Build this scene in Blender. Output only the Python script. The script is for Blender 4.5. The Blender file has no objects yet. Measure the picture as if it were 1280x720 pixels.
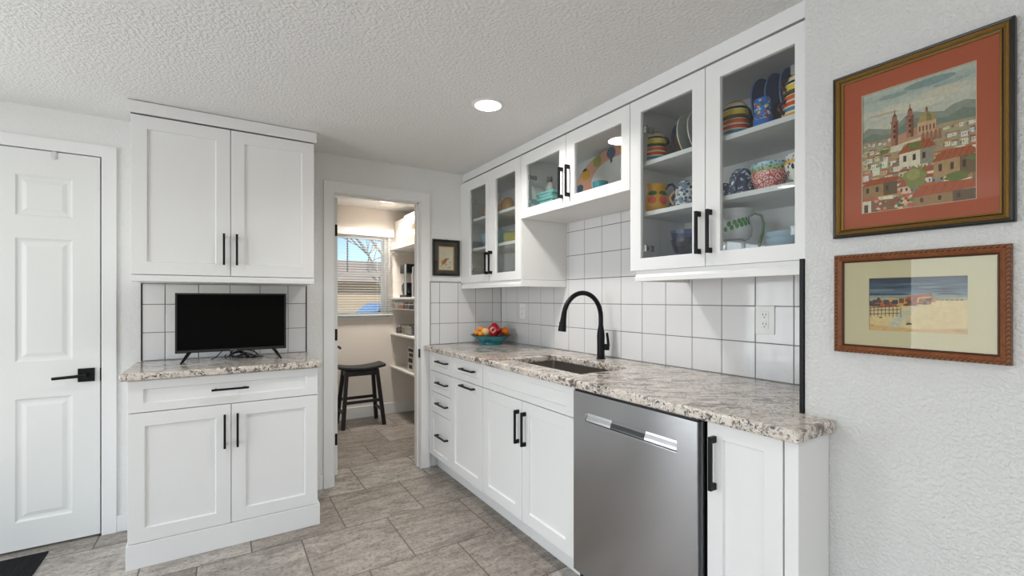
import bpy, bmesh, math, random
from mathutils import Vector, Matrix
random.seed(7)
S = bpy.context.scene
COL = S.collection
PI = math.pi

# ------------------------------------------------------------------ camera, world, lights
FPX, YAW, HOR, CAMH = 570.9, math.radians(32.4), 373.65, 1.258
cam_d = bpy.data.cameras.new('camera')
cam = bpy.data.objects.new('camera', cam_d)
COL.objects.link(cam)
cam_d.sensor_width = 36.0
cam_d.lens = FPX / 1280 * 36.0
cam_d.shift_y = (HOR - 360) / 1280
cam_d.clip_start = 0.02
cam.location = (0, 0, CAMH)
cam.rotation_euler = (PI / 2, 0, -YAW)
S.camera = cam
S.view_settings.view_transform = 'Standard'
S.view_settings.look = 'None'
S.view_settings.gamma = 1.0
S.view_settings.use_curve_mapping = False
S.view_settings.exposure = 0.0

W = bpy.data.worlds.new('sky')
S.world = W
W.use_nodes = True
wn = W.node_tree.nodes
wn.clear()
sky = wn.new('ShaderNodeTexSky')
sky.sky_type = 'NISHITA'
sky.sun_disc = False
sky.sun_elevation = math.radians(32)
sky.sun_rotation = math.radians(200)
sky.ozone_density = 5.0
sky.dust_density = 0.2
bg = wn.new('ShaderNodeBackground')
bg.inputs['Strength'].default_value = 0.16
wo = wn.new('ShaderNodeOutputWorld')
W.node_tree.links.new(sky.outputs[0], bg.inputs[0])
W.node_tree.links.new(bg.outputs[0], wo.inputs[0])

def lamp(name, kind, loc, energy, color=(1, 1, 1), rot=(0, 0, 0), size=None, size_y=None, shape=None, **kw):
    d = bpy.data.lights.new(name, kind)
    d.energy = energy
    d.color = color
    if kind == 'AREA':
        d.shape = shape or 'RECTANGLE'
        d.size = size
        if d.shape in ('RECTANGLE', 'ELLIPSE'):
            d.size_y = size_y or size
    for k, v in kw.items():
        setattr(d, k, v)
    o = bpy.data.objects.new(name, d)
    o.location = loc
    o.rotation_euler = rot
    COL.objects.link(o)
    return o

sun = lamp('sunlight', 'SUN', (0, 12, 8), 4.4, (1, .96, .9), rot=(math.radians(52), 0, math.radians(-35)))
sun.data.angle = math.radians(0.6)
# added fill light from unseen openings behind the camera and on the left
lamp('added_fill_back', 'AREA', (-0.75, -2.93, 1.25), 5, (0.91, 0.96, 1.0), rot=(PI / 2, 0, 0), size=2.6, size_y=1.7)
lamp('added_fill_left', 'AREA', (-3.33, 0.85, 1.20), 53, (0.91, 0.96, 1.0), rot=(PI / 2, 0, -PI / 2), size=2.0, size_y=1.6)
lamp('daylight_far_glazing', 'AREA', (-2.315, 3.275, 1.02), 50, (0.91, 0.96, 1.0), rot=(-PI / 2, 0, 0), size=1.49, size_y=1.86)

# ------------------------------------------------------------------ materials
def lin(c):
    if isinstance(c, str):
        c = [int(c[i:i + 2], 16) / 255 for i in (0, 2, 4)]
    return tuple((x / 12.92 if x <= .04045 else ((x + .055) / 1.055) ** 2.4) for x in c[:3]) + (1,)

class NT:
    def __init__(self, name):
        self.m = bpy.data.materials.new(name)
        self.m.use_nodes = True
        self.t = self.m.node_tree
        self.b = self.t.nodes['Principled BSDF']
        self.o = self.t.nodes['Material Output']
    def n(self, typ, **kw):
        x = self.t.nodes.new(typ)
        for k, v in kw.items():
            if k.startswith('_'):
                setattr(x, k[1:], v)
            else:
                x.inputs[k.replace('__', ' ')].default_value = v
        return x
    def l(self, a, b):
        self.t.links.new(a, b)
    def co(self, kind='Object', scale=(1, 1, 1), loc=(0, 0, 0), rot=(0, 0, 0)):
        c = self.n('ShaderNodeTexCoord')
        mp = self.n('ShaderNodeMapping')
        mp.inputs['Scale'].default_value = scale
        mp.inputs['Location'].default_value = loc
        mp.inputs['Rotation'].default_value = rot
        self.l(c.outputs[kind], mp.inputs[0])
        return mp.outputs[0]
    def ramp(self, src, stops, interp='LINEAR'):
        r = self.n('ShaderNodeValToRGB')
        cr = r.color_ramp
        cr.interpolation = interp
        while len(cr.elements) < len(stops):
            cr.elements.new(0.5)
        for e, (p, c) in zip(cr.elements, stops):
            e.position = p
        for e, (p, c) in zip(cr.elements, stops):
            e.color = lin(c)
        self.l(src, r.inputs[0])
        return r.outputs[0]
    def mix(self, f, a, b, mode='MIX'):
        x = self.t.nodes.new('ShaderNodeMix')
        x.data_type = 'RGBA'
        x.blend_type = mode
        for k, v in ((0, f), (6, a), (7, b)):
            if hasattr(v, 'links'):
                self.l(v, x.inputs[k])
            elif isinstance(v, (int, float)):
                x.inputs[k].default_value = v
            else:
                x.inputs[k].default_value = lin(v)
        return x.outputs[2]
    def noise(self, vec, scale, detail=4, rough=.55, dist=0):
        x = self.n('ShaderNodeTexNoise', Scale=scale, Detail=detail, Roughness=rough, Distortion=dist)
        self.l(vec, x.inputs['Vector'])
        return x.outputs[0]
    def bump(self, h, dist, strength=1.0):
        x = self.n('ShaderNodeBump', Strength=strength, Distance=dist)
        self.l(h, x.inputs['Height'])
        self.l(x.outputs[0], self.b.inputs['Normal'])

def mat(name, color, rough=.5, metal=0, spec=.5, coat=0, emit=None, es=0):
    q = NT(name)
    q.b.inputs['Base Color'].default_value = lin(color)
    q.b.inputs['Roughness'].default_value = rough
    q.b.inputs['Metallic'].default_value = metal
    q.b.inputs['Specular IOR Level'].default_value = spec
    q.b.inputs['Coat Weight'].default_value = coat
    q.b.inputs['Coat Roughness'].default_value = .08
    if emit:
        q.b.inputs['Emission Color'].default_value = lin(emit)
        q.b.inputs['Emission Strength'].default_value = es
    return q.m

def textured_wall(name, color, scale, dist, rough=.75):
    q = NT(name)
    q.b.inputs['Base Color'].default_value = lin(color)
    q.b.inputs['Roughness'].default_value = rough
    q.b.inputs['Specular IOR Level'].default_value = .25
    v = q.co()
    a = q.noise(v, scale, 3, .5)
    r = q.ramp(a, [(.38, (0, 0, 0)), (.62, (1, 1, 1))])
    q.bump(r, dist, .55)
    return q.m

M = {}
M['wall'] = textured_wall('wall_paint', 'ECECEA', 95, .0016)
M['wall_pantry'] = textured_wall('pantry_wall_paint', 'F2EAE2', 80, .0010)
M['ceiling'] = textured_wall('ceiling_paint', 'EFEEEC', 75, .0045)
M['wall_near'] = textured_wall('wall_paint_darkened', 'DCDCDA', 115, .0050)  # same wall paint, darkened to offset the strong light from the left
M['white'] = mat('cabinet_white', 'EFEFEE', .38, spec=.4)
M['inner'] = mat('cabinet_interior', 'E6E6E4', .5, spec=.3)
M['trim'] = mat('trim_white', 'F0F0EF', .42, spec=.4)
M['shelfwhite'] = mat('shelf_white', 'F1EFEA', .45)
M['black'] = mat('matt_black_metal', '17171A', .38, .6)
M['blackp'] = mat('black_plastic', '0D0D0E', .35)
M['screen'] = mat('tv_screen', '020202', .55, spec=.08)
M['chrome'] = mat('nickel', 'B9BABC', .25, 1)
M['grout'] = mat('grout_grey', '77736F', .85)
M['darkgap'] = mat('dark_gap', '1A1A1A', .8)
M['stooln'] = mat('black_painted_wood', '1C1D20', .42, spec=.5)
M['plastic_white'] = mat('outlet_white', 'F4F4F2', .3)
M['slot'] = mat('outlet_slot', '1C1A18', .6)
M['turq'] = mat('turquoise_glaze', '2B8A95', .25, coat=.5)
M['brown_handle'] = mat('brown_glaze', '4A2A24', .3)

# tile
q = NT('white_glazed_tile')
q.b.inputs['Base Color'].default_value = lin('E3E3E4')
q.b.inputs['Roughness'].default_value = .07
v = q.co()
q.bump(q.noise(v, 12, 2, .5), .0006, .5)
M['tile'] = q.m

# ceiling fixture
M['lens'] = mat('light_lens', 'FFFFFF', .6, emit='FFFAF2', es=9)

# glass pane (clear, thin)
def glass(name, tint='EEF2F2', glossy=1.0, ior=1.5, rough=0.0):
    q = NT(name)
    t = q.n('ShaderNodeBsdfTransparent')
    t.inputs[0].default_value = lin(tint)
    g = q.n('ShaderNodeBsdfGlossy')
    g.inputs['Roughness'].default_value = rough
    g.inputs[0].default_value = (glossy,) * 3 + (1,)
    lw = q.n('ShaderNodeLayerWeight', Blend=.5)
    pw = q.n('ShaderNodeMath', _operation='POWER')
    q.l(lw.outputs['Facing'], pw.inputs[0])
    pw.inputs[1].default_value = 4.5
    f0 = ((ior - 1) / (ior + 1)) ** 2
    ma = q.n('ShaderNodeMath', _operation='MULTIPLY_ADD')
    q.l(pw.outputs[0], ma.inputs[0])
    ma.inputs[1].default_value = 1 - f0
    ma.inputs[2].default_value = f0
    mx = q.n('ShaderNodeMixShader')
    q.l(ma.outputs[0], mx.inputs[0])
    q.l(t.outputs[0], mx.inputs[1])
    q.l(g.outputs[0], mx.inputs[2])
    q.l(mx.outputs[0], q.o.inputs[0])
    return q.m
M['pane'] = glass('clear_pane', 'F7F9F9', 1.0, 1.45)
M['picglass'] = glass('picture_glass', 'F6F6F2', .8, 1.33)
M['blueglass'] = glass('blue_tinted_glass', 'B4C0EA', 1.0, 1.5, .02)
M['clearglass'] = glass('clear_glassware', 'CFDDE6', 1.0, 1.5, .02)

# stainless
def steel(name, color, rough, stretch, bs=.0002):
    q = NT(name)
    v = q.co(scale=stretch)
    nz = q.noise(v, 60, 4, .6)
    q.b.inputs['Metallic'].default_value = 1
    q.b.inputs['Base Color'].default_value = lin(color)
    rr = q.n('ShaderNodeMapRange')
    q.l(nz, rr.inputs[0])
    rr.inputs[3].default_value = rough - .05
    rr.inputs[4].default_value = rough + .08
    q.l(rr.outputs[0], q.b.inputs['Roughness'])
    q.bump(nz, bs, .3)
    return q.m
M['steel'] = steel('brushed_steel', 'AEAEB0', .20, (1, 22, 1))
_b = M['steel'].node_tree.nodes['Principled BSDF']
_b.inputs['Anisotropic'].default_value = .9
_b.inputs['Anisotropic Rotation'].default_value = .25
_tg = M['steel'].node_tree.nodes.new('ShaderNodeTangent')
_tg.direction_type = 'RADIAL'
_tg.axis = 'Z'
M['steel'].node_tree.links.new(_tg.outputs[0], _b.inputs['Tangent'])
M['sink'] = steel('sink_steel', 'A39C96', .36, (1, 14, 1))

# granite
q = NT('granite')
v = q.co(rot=(0, 0, .57))
vs_ = q.n('ShaderNodeMapping')
vs_.inputs['Scale'].default_value = (.42, 1, 1)
q.l(v, vs_.inputs[0])
v = vs_.outputs[0]
n1 = q.noise(v, 9, 5, .62, 1.2)
base = q.ramp(n1, [(.30, 'B4A79C'), (.42, 'D3C9BE'), (.52, 'E4DCD2'), (.64, 'CDBEAE'), (.76, 'E8E2DA')])
n2 = q.noise(v, 26, 6, .68, .8)
mauve = q.ramp(n2, [(.515, (0, 0, 0)), (.57, (1, 1, 1))])
n2b = q.noise(v, 5.5, 3, .5, .6)
reg = q.ramp(n2b, [(.38, (.10, .10, .10)), (.56, (1, 1, 1))])
mm = q.mix(1.0, mauve, reg, 'MULTIPLY')
c1 = q.mix(mm, base, '7C6F69')
v2 = q.co(scale=(1, 1, 1))
n3 = q.noise(v2, 78, 5, .7, .9)
n3b = q.noise(v2, 8.5, 3, .6, .3)
fl = q.ramp(n3, [(.54, (0, 0, 0)), (.575, (1, 1, 1))])
fr_ = q.ramp(n3b, [(.38, (.15, .15, .15)), (.50, (1, 1, 1))])
ff = q.mix(1.0, fl, fr_, 'MULTIPLY')
c2 = q.mix(ff, c1, '3A3840')
n5 = q.noise(v2, 150, 3, .6, .2)
c2 = q.mix(q.ramp(n5, [(.60, (0, 0, 0)), (.66, (.75, .75, .75))]), c2, '5B5352')
n4 = q.noise(v2, 60, 3, .6, .5)
wf = q.ramp(n4, [(.64, (0, 0, 0)), (.70, (.8, .8, .8))])
c3 = q.mix(wf, c2, 'F2EEE8')
q.l(c3, q.b.inputs['Base Color'])
q.b.inputs['Roughness'].default_value = .14
M['granite'] = q.m

# floor tiles: running bond stone-look porcelain
q = NT('stone_floor_tile')
c = q.co(loc=(-.575, -2.14, 0))
bk = q.t.nodes.new('ShaderNodeTexBrick')
bk.offset = .5
bk.offset_frequency = 2
bk.squash = 1
bk.inputs['Scale'].default_value = 1
bk.inputs['Brick Width'].default_value = .45
bk.inputs['Row Height'].default_value = .464
bk.inputs['Mortar Size'].default_value = .0030
bk.inputs['Mortar Smooth'].default_value = 0
bk.inputs['Color1'].default_value = (0, 0, 0, 1)
bk.inputs['Color2'].default_value = (1, 1, 1, 1)
q.l(c, bk.inputs['Vector'])
sep = q.n('ShaderNodeSeparateColor')
q.l(bk.outputs['Color'], sep.inputs[0])
mul = q.n('ShaderNodeVectorMath', _operation='SCALE')
cmb = q.n('ShaderNodeCombineXYZ')
for i in range(3):
    q.l(sep.outputs[0], cmb.inputs[i])
q.l(cmb.outputs[0], mul.inputs[0])
mul.inputs['Scale'].default_value = 37.0
add = q.n('ShaderNodeVectorMath', _operation='ADD')
q.l(c, add.inputs[0])
q.l(mul.outputs[0], add.inputs[1])
mp = q.n('ShaderNodeMapping')
q.l(add.outputs[0], mp.inputs[0])
mp.inputs['Scale'].default_value = (.8, 2.3, 1)
mp.inputs['Rotation'].default_value = (0, 0, .35)
f1 = q.noise(mp.outputs[0], 2.2, 7, .62, 1.3)
fb = q.ramp(f1, [(.26, '97918B'), (.40, 'B6B0AA'), (.52, 'CAC4BD'), (.63, 'AFA9A2'), (.78, 'D8D1C9')])
fm = q.noise(mp.outputs[0], 7.5, 6, .68, .9)
fb = q.mix(.55, fb, q.ramp(fm, [(.34, '8F8781'), (.56, 'FFFFFF')]), 'MULTIPLY')
f2 = q.noise(add.outputs[0], 60, 5, .75, .3)
sp = q.ramp(f2, [(.36, '6E6761'), (.50, 'F4F2F0'), (.66, 'FFFFFF')])
fb2 = q.mix(.62, fb, sp, 'MULTIPLY')
tv_ = q.ramp(sep.outputs[0], [(0, 'D2CDC8'), (1, 'FFFFFF')])
fb2 = q.mix(1.0, fb2, tv_, 'MULTIPLY')
f3 = q.noise(mp.outputs[0], 1.5, 4, .6, 2.8)
vn = q.ramp(f3, [(.485, (0, 0, 0)), (.5, (1, 1, 1)), (.515, (0, 0, 0))])
vm = q.mix(1.0, vn, (.42, .42, .42), 'MULTIPLY')
fb3 = q.mix(vm, fb2, 'DDD4C8')
fin = q.mix(bk.outputs['Fac'], fb3, '57514B')
q.l(fin, q.b.inputs['Base Color'])
q.b.inputs['Roughness'].default_value = .42
inv = q.n('ShaderNodeMath', _operation='SUBTRACT')
inv.inputs[0].default_value = 1
q.l(bk.outputs['Fac'], inv.inputs[1])
q.bump(inv.outputs[0], .001, .6)
M['floor'] = q.m

def stripes(name, H, bands, rough=.25):
    """bands: list of (fraction from the bottom, colour)"""
    q = NT(name)
    v = q.co()
    s = q.n('ShaderNodeSeparateXYZ')
    q.l(v, s.inputs[0])
    d = q.n('ShaderNodeMath', _operation='DIVIDE')
    q.l(s.outputs[2], d.inputs[0])
    d.inputs[1].default_value = H
    q.l(q.ramp(d.outputs[0], bands, 'CONSTANT'), q.b.inputs['Base Color'])
    q.b.inputs['Roughness'].default_value = rough
    return q.m

def spots(name, ground, spot, scale, lo=.32, hi=.38, rough=.25, third=None, feat='F1'):
    q = NT(name)
    v = q.co()
    vo = q.n('ShaderNodeTexVoronoi', Scale=scale)
    vo.feature = feat
    q.l(v, vo.inputs['Vector'])
    m_ = q.ramp(vo.outputs['Distance'], [(lo, (1, 1, 1)), (hi, (0, 0, 0))])
    col = q.mix(m_, ground, spot)
    if third:
        n_ = q.noise(v, scale * .5, 2)
        col = q.mix(q.ramp(n_, [(.5, (0, 0, 0)), (.55, (1, 1, 1))]), col, third)
    q.l(col, q.b.inputs['Base Color'])
    q.b.inputs['Roughness'].default_value = rough
    return q.m

# vertex-coloured paint for the artworks
q = NT('painted_paper')
at = q.n('ShaderNodeVertexColor')
at.layer_name = 'paint'
v = q.co()
nz = q.noise(v, 130, 5, .7)
wv = q.ramp(nz, [(.3, 'D6D6D6'), (.6, 'FFFFFF')])
q.l(q.mix(.7, at.outputs[0], wv, 'MULTIPLY'), q.b.inputs['Base Color'])
q.b.inputs['Roughness'].default_value = .8
M['paint'] = q.m

# ------------------------------------------------------------------ mesh builder
class MB:
    def __init__(s, T=None):
        s.bm = bmesh.new()
        s.T = T or (lambda p: p)
        s.cl = None
    def v(s, p):
        return s.bm.verts.new(s.T(p))
    def face(s, pts, color=None):
        f = s.bm.faces.new([s.v(p) for p in pts])
        if color is not None:
            if s.cl is None:
                s.cl = s.bm.loops.layers.float_color.new('paint')
            for lp in f.loops:
                lp[s.cl] = lin(color)
        return f
    def box(s, x0, x1, y0, y1, z0, z1):
        V = [s.v((x, y, z)) for x in (x0, x1) for y in (y0, y1) for z in (z0, z1)]
        for f in ((0, 1, 3, 2), (4, 6, 7, 5), (0, 4, 5, 1), (2, 3, 7, 6), (0, 2, 6, 4), (1, 5, 7, 3)):
            s.bm.faces.new([V[i] for i in f])
        return s
    def rings(s, rs, cap0=True, cap1=True, closed=False):
        R = [[s.v(p) for p in r] for r in rs]
        n = len(R[0])
        L = len(R)
        for i in range(L if closed else L - 1):
            a, b = R[i], R[(i + 1) % L]
            for j in range(n):
                k = (j + 1) % n
                s.bm.faces.new([a[j], a[k], b[k], b[j]])
        if not closed:
            if cap0: s.bm.faces.new(R[0][::-1])
            if cap1: s.bm.faces.new(R[-1])
        return s
    def lathe(s, prof, c=(0, 0, 0), seg=32, sx=1, sy=1, rot=None):
        rs = []
        for r, z in prof:
            ring = []
            for i in range(seg):
                a = 2 * PI * i / seg
                p = Vector((max(r, 1e-4) * math.cos(a) * sx, max(r, 1e-4) * math.sin(a) * sy, z))
                if rot: p = rot @ p
                ring.append((p.x + c[0], p.y + c[1], p.z + c[2]))
            rs.append(ring)
        return s.rings(rs)
    def tube(s, pts, r, seg=10, closed=False, flat=1.0):
        pts = [Vector(p) for p in pts]
        n = len(pts)
        rr = r if isinstance(r, (list, tuple)) else [r] * n
        rs = []
        up = None
        for i, p in enumerate(pts):
            if closed:
                t = (pts[(i + 1) % n] - pts[i - 1]).normalized()
            else:
                t = (pts[min(i + 1, n - 1)] - pts[max(i - 1, 0)]).normalized()
            if up is None:
                up = t.orthogonal().normalized()
            up = (up - t * up.dot(t)).normalized()
            w = t.cross(up)
            rs.append([tuple(p + up * rr[i] * math.cos(2 * PI * j / seg) + w * rr[i] * flat * math.sin(2 * PI * j / seg)) for j in range(seg)])
        return s.rings(rs, closed=closed)
    def prism(s, poly, axis, a0, a1):
        """poly in the two other axes (in order), extruded along axis from a0 to a1"""
        def p3(u, v, w):
            return {0: (w, u, v), 1: (u, w, v), 2: (u, v, w)}[axis]
        return s.rings([[p3(u, v, a0) for u, v in poly], [p3(u, v, a1) for u, v in poly]])
    def frame(s, a0, a1, z0, z1, ia0, ia1, iz0, iz1, w0, w1, wr=None, ch=.003):
        """rectangular frame in (a, w, z); wr = level of a recessed centre panel, None = open"""
        def rg(x0, x1, y0, y1, w):
            return [(x0, w, y0), (x1, w, y0), (x1, w, y1), (x0, w, y1)]
        if wr is None:
            s.rings([rg(a0, a1, z0, z1, w0), rg(a0, a1, z0, z1, w1), rg(ia0, ia1, iz0, iz1, w1), rg(ia0 , ia1, iz0, iz1, w0)], closed=True)
        else:
            s.rings([rg(a0, a1, z0, z1, w0), rg(a0, a1, z0, z1, w1), rg(ia0, ia1, iz0, iz1, w1),
                     rg(ia0 + ch, ia1 - ch, iz0 + ch, iz1 - ch, wr)])
        return s
    def build(s, name, m, parent=None, bevel=0, seg=2, smooth=False, loc=None, ang=35):
        bmesh.ops.recalc_face_normals(s.bm, faces=s.bm.faces[:])
        off = Vector(loc) if loc is not None else (world_loc(parent) if parent else Vector((0, 0, 0)))
        bmesh.ops.translate(s.bm, verts=s.bm.verts[:], vec=-off)
        me = bpy.data.meshes.new(name)
        s.bm.to_mesh(me)
        s.bm.free()
        me.materials.append(M[m] if isinstance(m, str) else m)
        if smooth:
            for p in me.polygons: p.use_smooth = True
            try: me.set_sharp_from_angle(angle=math.radians(42))
            except Exception: pass
        o = bpy.data.objects.new(name, me)
        COL.objects.link(o)
        if parent: o.parent = parent
        elif loc is not None: o.location = loc
        if bevel:
            b = o.modifiers.new('bevel', 'BEVEL')
            b.width = bevel
            b.segments = seg
            b.limit_method = 'ANGLE'
            b.angle_limit = math.radians(ang)
            b.harden_normals = False
        return o

def world_loc(o):
    v = Vector((0, 0, 0))
    while o:
        v += Vector(o.location)
        o = o.parent
    return v
def thing(name, loc, label, cat, group=None):
    o = bpy.data.objects.new(name, None)
    COL.objects.link(o)
    o.location = loc
    o.empty_display_size = .05
    return tag(o, label, cat, group)
def tag(o, label, cat, group=None):
    o['label'] = label
    o['category'] = cat
    if group: o['group'] = group
    return o
def struct(o):
    o['kind'] = 'structure'
    return o
def faceX(X):      # (a, w, z): a runs along Y, w comes out of the plane X towards -X
    return lambda p: (X - p[1], p[0], p[2])
def faceY(Y):      # a runs along X, w comes out towards -Y
    return lambda p: (p[0], Y - p[1], p[2])

def grid_solid(us, vs, inc, w0, w1, T):
    """cells of a grid extruded from w0 to w1; T maps (u, v, w)"""
    mb = MB(T)
    V = {}
    def g(i, j, k):
        if (i, j, k) not in V: V[(i, j, k)] = mb.v((us[i], vs[j], (w0, w1)[k]))
        return V[(i, j, k)]
    nu, nv = len(us) - 1, len(vs) - 1
    I = lambda i, j: 0 <= i < nu and 0 <= j < nv and inc((us[i] + us[i + 1]) / 2, (vs[j] + vs[j + 1]) / 2)
    for i in range(nu):
        for j in range(nv):
            if not I(i, j): continue
            mb.bm.faces.new([g(i, j, 1), g(i + 1, j, 1), g(i + 1, j + 1, 1), g(i, j + 1, 1)])
            mb.bm.faces.new([g(i, j, 0), g(i, j + 1, 0), g(i + 1, j + 1, 0), g(i + 1, j, 0)])
            if not I(i - 1, j): mb.bm.faces.new([g(i, j, 0), g(i, j, 1), g(i, j + 1, 1), g(i, j + 1, 0)])
            if not I(i + 1, j): mb.bm.faces.new([g(i + 1, j, 0), g(i + 1, j + 1, 0), g(i + 1, j + 1, 1), g(i + 1, j, 1)])
            if not I(i, j - 1): mb.bm.faces.new([g(i, j, 0), g(i + 1, j, 0), g(i + 1, j, 1), g(i, j, 1)])
            if not I(i, j + 1): mb.bm.faces.new([g(i, j + 1, 0), g(i, j + 1, 1), g(i + 1, j + 1, 1), g(i + 1, j + 1, 0)])
    bmesh.ops.recalc_face_normals(mb.bm, faces=mb.bm.faces[:])
    bmesh.ops.dissolve_limit(mb.bm, angle_limit=.01, verts=mb.bm.verts[:], edges=mb.bm.edges[:])
    return mb

# ------------------------------------------------------------------ room shell
CEIL = 2.227
XT, XP = 1.9386, 1.476          # tile face, near wall face
YW = 3.227                      # far wall
XL, YB = -3.4, -3.0
PX0, PX1, PY0, PY1 = -0.35, 1.90, 3.35, 4.95    # pantry

struct(MB().box(XL - .1, 2.2, YB - .1, 5.15, -.05, 0).build('floor', 'floor'))
struct(MB().box(XL - .1, 2.2, YB - .1, 5.15, CEIL, CEIL + .06).build('ceiling', 'ceiling'))
# far wall with the doorway (and the recess of the panel door)
wf = grid_solid([XL - .1, -3.08, -1.55, -1.325, -.541, .636, 1.243, 2.1], [0, .08, 1.976, 2.0, 2.013, CEIL],
                lambda x, z: not (.636 < x < 1.243 and z < 1.976) and not (-3.08 < x < -1.55 and .08 < z < 2.0) and not (-1.325 < x < -.541 and z < 2.013),
                0, 1, lambda p: (p[0], YW + (PY0 - YW) * p[2], p[1]))
struct(wf.build('wall_far', 'wall'))
struct(MB().box(-1.325, -.541, PY0 - .02, PY0, 0, 2.013).build('wall_closet', 'darkgap'))
struct(MB().box(XT + .007, 2.1, .6874, YW, 0, CEIL).build('wall_right', 'wall'))
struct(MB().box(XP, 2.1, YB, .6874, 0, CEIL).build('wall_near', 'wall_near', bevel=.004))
struct(grid_solid([YB, -.2, 1.9, 3.45], [0, .06, 2.0, CEIL], lambda y, z: not (-.2 < y < 1.9 and .06 < z < 2.0), 0, 1,
                  lambda p: (XL - .1 * p[2], p[0], p[1])).build('wall_left', 'wall'))
struct(grid_solid([XL - .1, -2.05, .55, 2.1], [0, .08, 2.12, CEIL], lambda x, z: not (-2.05 < x < .55 and .08 < z < 2.12), 0, 1,
                  lambda p: (p[0], YB - .1 * p[2], p[1])).build('wall_back', 'wall'))
# pantry shell
struct(MB().box(PX0 - .08, PX0, PY0, PY1, 0, CEIL).build('wall_pantry_left', 'wall_pantry'))
struct(MB().box(PX1, PX1 + .08, PY0, PY1, 0, CEIL).build('wall_pantry_right', 'wall_pantry'))
WX0, WX1, WZ0, WZ1 = .70, 1.53, 1.065, 1.95
struct(grid_solid([PX0 - .1, WX0, WX1, PX1 + .1], [0, WZ0, WZ1, CEIL], lambda x, z: not (WX0 < x < WX1 and WZ0 < z < WZ1), 0, 1,
                  lambda p: (p[0], PY1 + .14 * p[2], p[1])).build('wall_pantry_back', 'wall_pantry'))

# unseen windows; those behind and left of the camera added to fill the room
def room_window(n, T, a0, a1, z0, z1, na, nz):
    f = MB(T)
    f.frame(a0, a1, z0, z1, a0 + .05, a1 - .05, z0 + .05, z1 - .05, -.06, .0)
    o = struct(f.build('window_%d' % n, 'trim'))
    for i in range(1, na):
        a = a0 + (a1 - a0) * i / na
        MB(T).box(a - .015, a + .015, -.05, -.01, z0 + .051, z1 - .051).build('mullion', 'trim', o)
    for i in range(1, nz):
        z = z0 + (z1 - z0) * i / nz
        MB(T).box(a0 + .051, a1 - .051, -.048, -.012, z - .012, z + .012).build('glazing_bar', 'trim', o)
    return o
room_window(2, lambda p: (XL + p[1], p[0], p[2]), -.2, 1.9, .06, 2.0, 3, 3)
room_window(4, lambda p: (p[0], YW - p[1], p[2]), -3.08, -1.55, .08, 2.0, 4, 4)
room_window(3, lambda p: (p[0], YB + p[1], p[2]), -2.05, .55, .08, 2.12, 3, 1)

# baseboards
def board(name, *b):
    return struct(MB().box(*b).build(name, 'trim', bevel=.004))
board('baseboard_far_gap', -.481, -.377, YW - .012, YW, 0, .088)
board('baseboard_far_doorway', .463, .563, YW - .012, YW, 0, .088)
board('baseboard_far_left', XL, -1.41, YW - .012, YW, 0, .088)
board('baseboard_left', XL, XL + .012, YB, YW - .013, 0, .088)
board('baseboard_near', XP - .012, XP, YB, .60, 0, .088)
board('baseboard_pantry_back', PX0, PX1, PY1 - .014, PY1, 0, .12)
board('baseboard_pantry_right', PX1 - .014, PX1, PY0, PY1 - .015, 0, .12)

# casings
def casing(n, a0, a1, zt, ctop, out=.07):
    T = faceY(YW)
    c = MB(T)
    pts_o = [(a0 - out, 0), (a0 - out, ctop), (a1 + out, ctop), (a1 + out, 0)]
    pts_i = [(a0, 0), (a0, zt), (a1, zt), (a1, 0)]
    rs = []
    for (xo, zo), (xi, zi) in zip(pts_o, pts_i):
        rs.append([(xo, 0, zo), (xo, .014, zo), (xi, .011, zi), (xi, 0, zi)])
    c.rings(rs)
    return struct(c.build('trim_%d' % n, 'trim', bevel=.002))
casing(1, -1.337, -.5415, 2.013, 2.0735, .062)
casing(2, .633, 1.246, 1.976, 2.0465, .067)
# doorway jamb lining with its stop
j = MB()
j.box(.6335, .637, 3.214, 3.352, 0, 1.977).box(1.242, 1.2458, 3.214, 3.352, 0, 1.977).box(.6335, 1.2458, 3.214, 3.352, 1.9745, 1.979)
j.box(1.232, 1.242, 3.27, 3.302, 0, 1.975).box(.637, 1.242, 3.27, 3.302, 1.965, 1.975)
struct(j.build('trim_3', 'trim', bevel=.0015))
tag(MB().box(1.2395, 1.2425, 3.226, 3.262, .82, .885).build('strike_plate', 'black', loc=(1.241, 3.244, .82), bevel=.001),
    'small black strike plate set in the right jamb of the pantry doorway', 'strike plate')
# pantry casing on the room's other side and black tile edge strips
struct(MB().box(XP - .004, XP + .006, .6878, .700, .9145, 1.379).build('trim_4', 'black', bevel=.001))
struct(MB().box(-.378, -.374, YW - .012, YW, .9145, 1.344).box(.460, .464, YW - .012, YW, .9145, 1.344).build('trim_5', 'black'))
struct(MB().box(1.3155, XT, YW - .011, YW, 1.3855, 1.3895).box(1.3155, 1.3185, YW - .011, YW, .9145, 1.3855).build('trim_6', 'grout'))

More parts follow.
